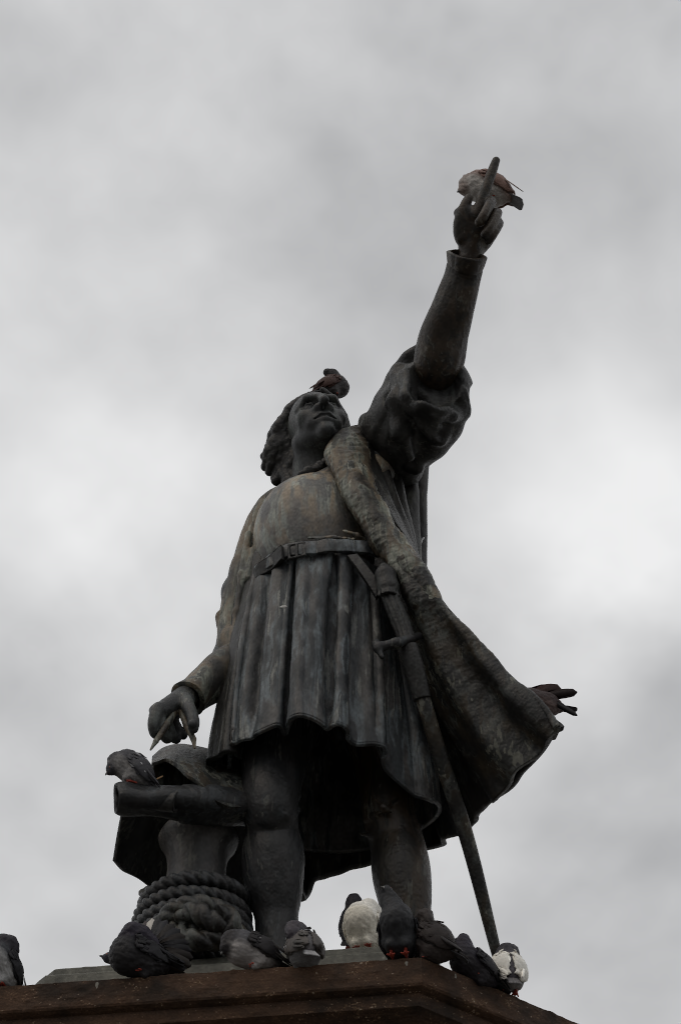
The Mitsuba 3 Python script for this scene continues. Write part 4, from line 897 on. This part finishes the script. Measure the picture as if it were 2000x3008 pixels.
pigeon((0.6192, -0.86, 3.0168), 178, 'rust and grey pigeon behind the raised pointing finger', 38, .092, 1.15, [(.07, 0, .02, .046), (.095, .0, -.02, .036), (.085, .004, -.065, .025)], (.25, .1, -1),
       (.22, .15, .13), (.40, .38, .36), (.26, .21, .19), (.21, .125, .10), (.22, .15, .125), (.16, .16, .165), (.66, .63, .57), -6, 7, legs=True, scale=1.30, wing_drop=.02, nprim=1)
pigeon((-0.0391, 0.03, 2.7822), 20, 'dark pigeon with rust red wings perched on the head of the statue', 40, .085, 1.05, [(.07, 0, .03, .045), (.08, .0, .085, .034), (.062, .0, .118, .0245)], None,
       (.03, .027, .03), (.05, .045, .045), (.018, .017, .02), RUST, RUST, SLATE, spread=6, scale=1.05)
wn = (0, -1, -.8)
wn = (0, -1, -.8)
wn = (0, -1, -.8)
cf3 = [((0.7071, -0.337, 0.7881), (0.8366, -0.36, 0.7879), .050, (.026, .018, .018), wn), ((0.6574, -0.339, 0.7865), (0.7869, -0.35, 0.8038), .092, (.044, .026, .024), wn),
       ((0.7318, -0.345, 0.7723), (0.8236, -0.37, 0.6773), .030, BLK, wn)]
pigeon((0.7093, -0.335, 0.719), 196, 'brown pigeon at the outer corner of the coat with wing tips pointing away', 8, .058, 1.0, DOWN, None,
       (.040, .026, .026), (.10, .07, .065), (.03, .022, .025), (.050, .028, .026), (.04, .024, .022), (.035, .03, .035), None, 10, 2, fan=cf3, scale=.95, wings=())
pigeon((-0.7158, -0.28, 0.4351), 186, 'grey pigeon preening on the rolled end of the chart', 46, .098, 1.10, [(.07, 0, .02, .046), (.098, .0, -.025, .036), (.072, .0, -.082, .0265)], (-.2, .1, -1),
       (.055, .055, .063), (.19, .185, .185), (.035, .035, .042), (.06, .06, .068), (.05, .05, .058), (.045, .047, .053), None, 2, 6, speck=.25, wing_drop=.0)
pigeon((-1.0404, -0.4637, -0.457), 235, 'dark pigeon with pale belly, cut by the left edge of the photo', 38, .100, 1.2, PR, None,
       SLATE, (.30, .30, .30), (.025, .022, .03), (.022, .022, .026), BLK, SLATE)
pigeon((-.682, .0, ZP+.002), 182, 'pigeon of which only a dark head shows behind the black fanned pigeon', 25, .118, 1.0, [(.07, 0, .02, .04), (.115, 0, .015, .03), (.150, 0, .0, .0235)], (1, 0, -.15),
       SLATE, SLATE, (.03, .03, .04))
fc = np.array((-0.5828, -0.5, -0.3682))
fan = []
fpts = [((-0.6388, -0.46, -0.2467), (.12, .11, .10)), ((-0.6295, -0.462, -0.2258), (.34, .32, .29)), ((-0.6132, -0.465, -0.2129), (.06, .05, .05)), ((-0.5902, -0.468, -0.2049), (.40, .38, .35)), ((-0.5645, -0.47, -0.2037), BLK), ((-0.5401, -0.474, -0.215), BLK),
        ((-0.5164, -0.478, -0.2335), (.022, .018, .016)), ((-0.4957, -0.482, -0.2569), BLK), ((-0.478, -0.486, -0.285), (.024, .019, .017)), ((-0.4646, -0.49, -0.3141), BLK), ((-0.4554, -0.494, -0.3442), BLK), ((-0.4504, -0.498, -0.3741), (.02, .017, .016)), ((-0.4561, -0.5, -0.4014), (.05, .045, .042)), ((-0.4755, -0.505, -0.4185), BLK)]
for k, (tp_, cc) in enumerate(fpts):
    fan.append((fc+np.array([.012*math.cos(k*.22-1), -.0012*k, .012*math.sin(k*.22-1)]), tp_, .062, cc, (.1, -1, -.75)))
pigeon((-0.6097, -0.5378, -0.457), 205, 'big black pigeon with a wing fanned out, in front of the rope', 8, .078, 1.22, [(.06, 0, .03, .05), (.055, .03, .075, .042), (.02, .05, .07, .03), (-.02, .06, .05, .024)], None,
       BLK, (.016, .015, .017), (.022, .018, .030), BLK, BLK, (.03, .024, .02), None, -6, 5, fan=fan, scale=1.08)
pigeon((-0.2633, -0.5724, -0.457), 198, 'speckled dark winged pigeon with pale belly between bollard and leg', 18, .082, 1.15, [(.07, 0, .02, .048), (.105, .0, .012, .038), (.112, .0, -.035, .027)], (.3, 0, -1),
       (.07, .07, .078), (.26, .245, .24), (.018, .016, .018), (.020, .018, .020), (.03, .026, .026), (.03, .025, .024), None, -4, 5, speck=.16, wing_drop=-.05)
pigeon((-0.1088, -0.5992, -0.457), 104, 'grey pigeon preening with its pale tail towards the viewer, in front of the plinth', 30, .070, 1.1, [(.06, 0, .03, .050), (.062, .026, .072, .042), (.03, .050, .080, .032), (-.005, .060, .062, .026)], None,
       (.10, .095, .10), (.15, .15, .155), (.055, .048, .058), (.10, .090, .085), (.07, .065, .06), (.34, .34, .35), None, -14, 7, speck=.3)
pigeon((0.0749, -0.22, -0.1686), 250, 'fluffed white pigeon with its head tucked in, on the plinth', 40, .105, 1.26, [(.06, 0, .04, .056), (.062, .022, .090, .042), (.03, .052, .100, .031)], None,
       WHITE, (.74, .70, .60), WHITE, WHITE, WHITE, WHITE, (.2, .2, .2))
pigeon((0.0451, -0.1, -0.0839), 80, 'slim dark pigeon standing half hidden behind the white one', 62, .118, .86, [(.07, 0, .03, .04), (.10, 0, .05, .033), (.118, 0, .058, .026)], None,
       BLK, BLK, (.02, .018, .026), scale=1.04)
pigeon((0.1741, -0.6389, -0.457), 258, 'upright black pigeon facing the viewer at the corner of the pedestal', 50, .112, 1.10, [(.07, 0, .02, .052), (.114, -.022, .052, .037), (.158, -.036, .070, .025)], (.68, -.35, -.75),
       (.020, .021, .025), (.024, .025, .028), (.022, .023, .026), (.018, .018, .022), BLK, SLATE, None, 12, 6, scale=1.06)
pigeon((0.2719, -0.6181, -0.457), 158, 'dark brown pigeon hunched at the pedestal corner, right of the upright black one', 40, .092, 1.2, PR, None,
       (.028, .020, .018), (.045, .037, .035), (.035, .028, .026), (.024, .018, .017), (.03, .027, .028), (.045, .045, .05), None, 0, 6)
pigeon((0.4059, -0.5145, -0.457), 218, 'black pigeon with sunken head facing left beside the sword tip', 22, .058, 1.08, [(.07, 0, .02, .052), (.085, 0, .052, .038), (.098, .008, .078, .0255)], (1, -.25, -.6),
       (.016, .014, .022), (.018, .016, .02), (.024, .02, .032), BLK, BLK, BLK, None, 2, 5)
pigeon((0.5147, -0.436, -0.457), 96, 'white and dark pied pigeon seen from behind, farthest right on the pedestal', 46, .108, 1.15, [(.07, 0, .03, .048), (.105, -.005, .055, .036), (.112, -.028, .055, .028), (.10, -.045, .03, .024)], None,
       (.06, .055, .065), (.20, .19, .19), (.035, .034, .04), WHITE, WHITE, (.13, .125, .13), (.6, .58, .55), -2, 4, wing_drop=.0)

# ---------------------------------------------------------------- small litter
scene['clear_plastic'] = two({'type': 'principled', 'base_color': {'type': 'rgb', 'value': [.62, .63, .64]}, 'roughness': .25, 'specular': .7})
ps = loft([rs([(0.3336, 0.1, 1.9935), (0.3227, 0.08, 1.9313), (0.3126, 0.07, 1.8793), (0.3184, 0.07, 1.841), (0.3304, 0.08, 1.8123), (0.3386, 0.1, 1.7892)], 12), rs([(0.3438, 0.11, 1.9952), (0.3314, 0.085, 1.9361), (0.3226, 0.075, 1.884), (0.3258, 0.075, 1.8495), (0.3364, 0.085, 1.8207), (0.3427, 0.1, 1.7854)], 12)], 8, 90, .002,
          lambda U, V: .008*np.sin(31*V+4*U)+.005*np.sin(67*V))
add('plastic_strip', ps, 'clear_plastic', label='crumpled strip of clear plastic snagged on the coat below the raised sleeve', category='plastic')
fv, ff = blade((-0.2222, -0.385, 1.1689), (1, -.2, .12), (.1, -1, -.5), .026, .009, .0008, .3)
add('feather', trimesh.Trimesh(fv, ff, process=False), 'white_feather', False, label='small white feather stuck to a pleat of the skirt', category='feather')
scene['white_feather'] = two({'type': 'principled', 'base_color': {'type': 'rgb', 'value': [.7, .69, .66]}, 'roughness': .6})
scene['dry_straw'] = two({'type': 'principled', 'base_color': {'type': 'rgb', 'value': [.30, .18, .09]}, 'roughness': .8})
add('straw', tube([(-0.6406, -0.27, 0.4714, 0.0019), (-0.6293, -0.26, 0.4862, 0.0026), (-0.6169, -0.25, 0.5024, 0.0018)], 12, 8, .0006), 'dry_straw', label='dry brown straw lying on the chart under its lifted edge', category='straw')
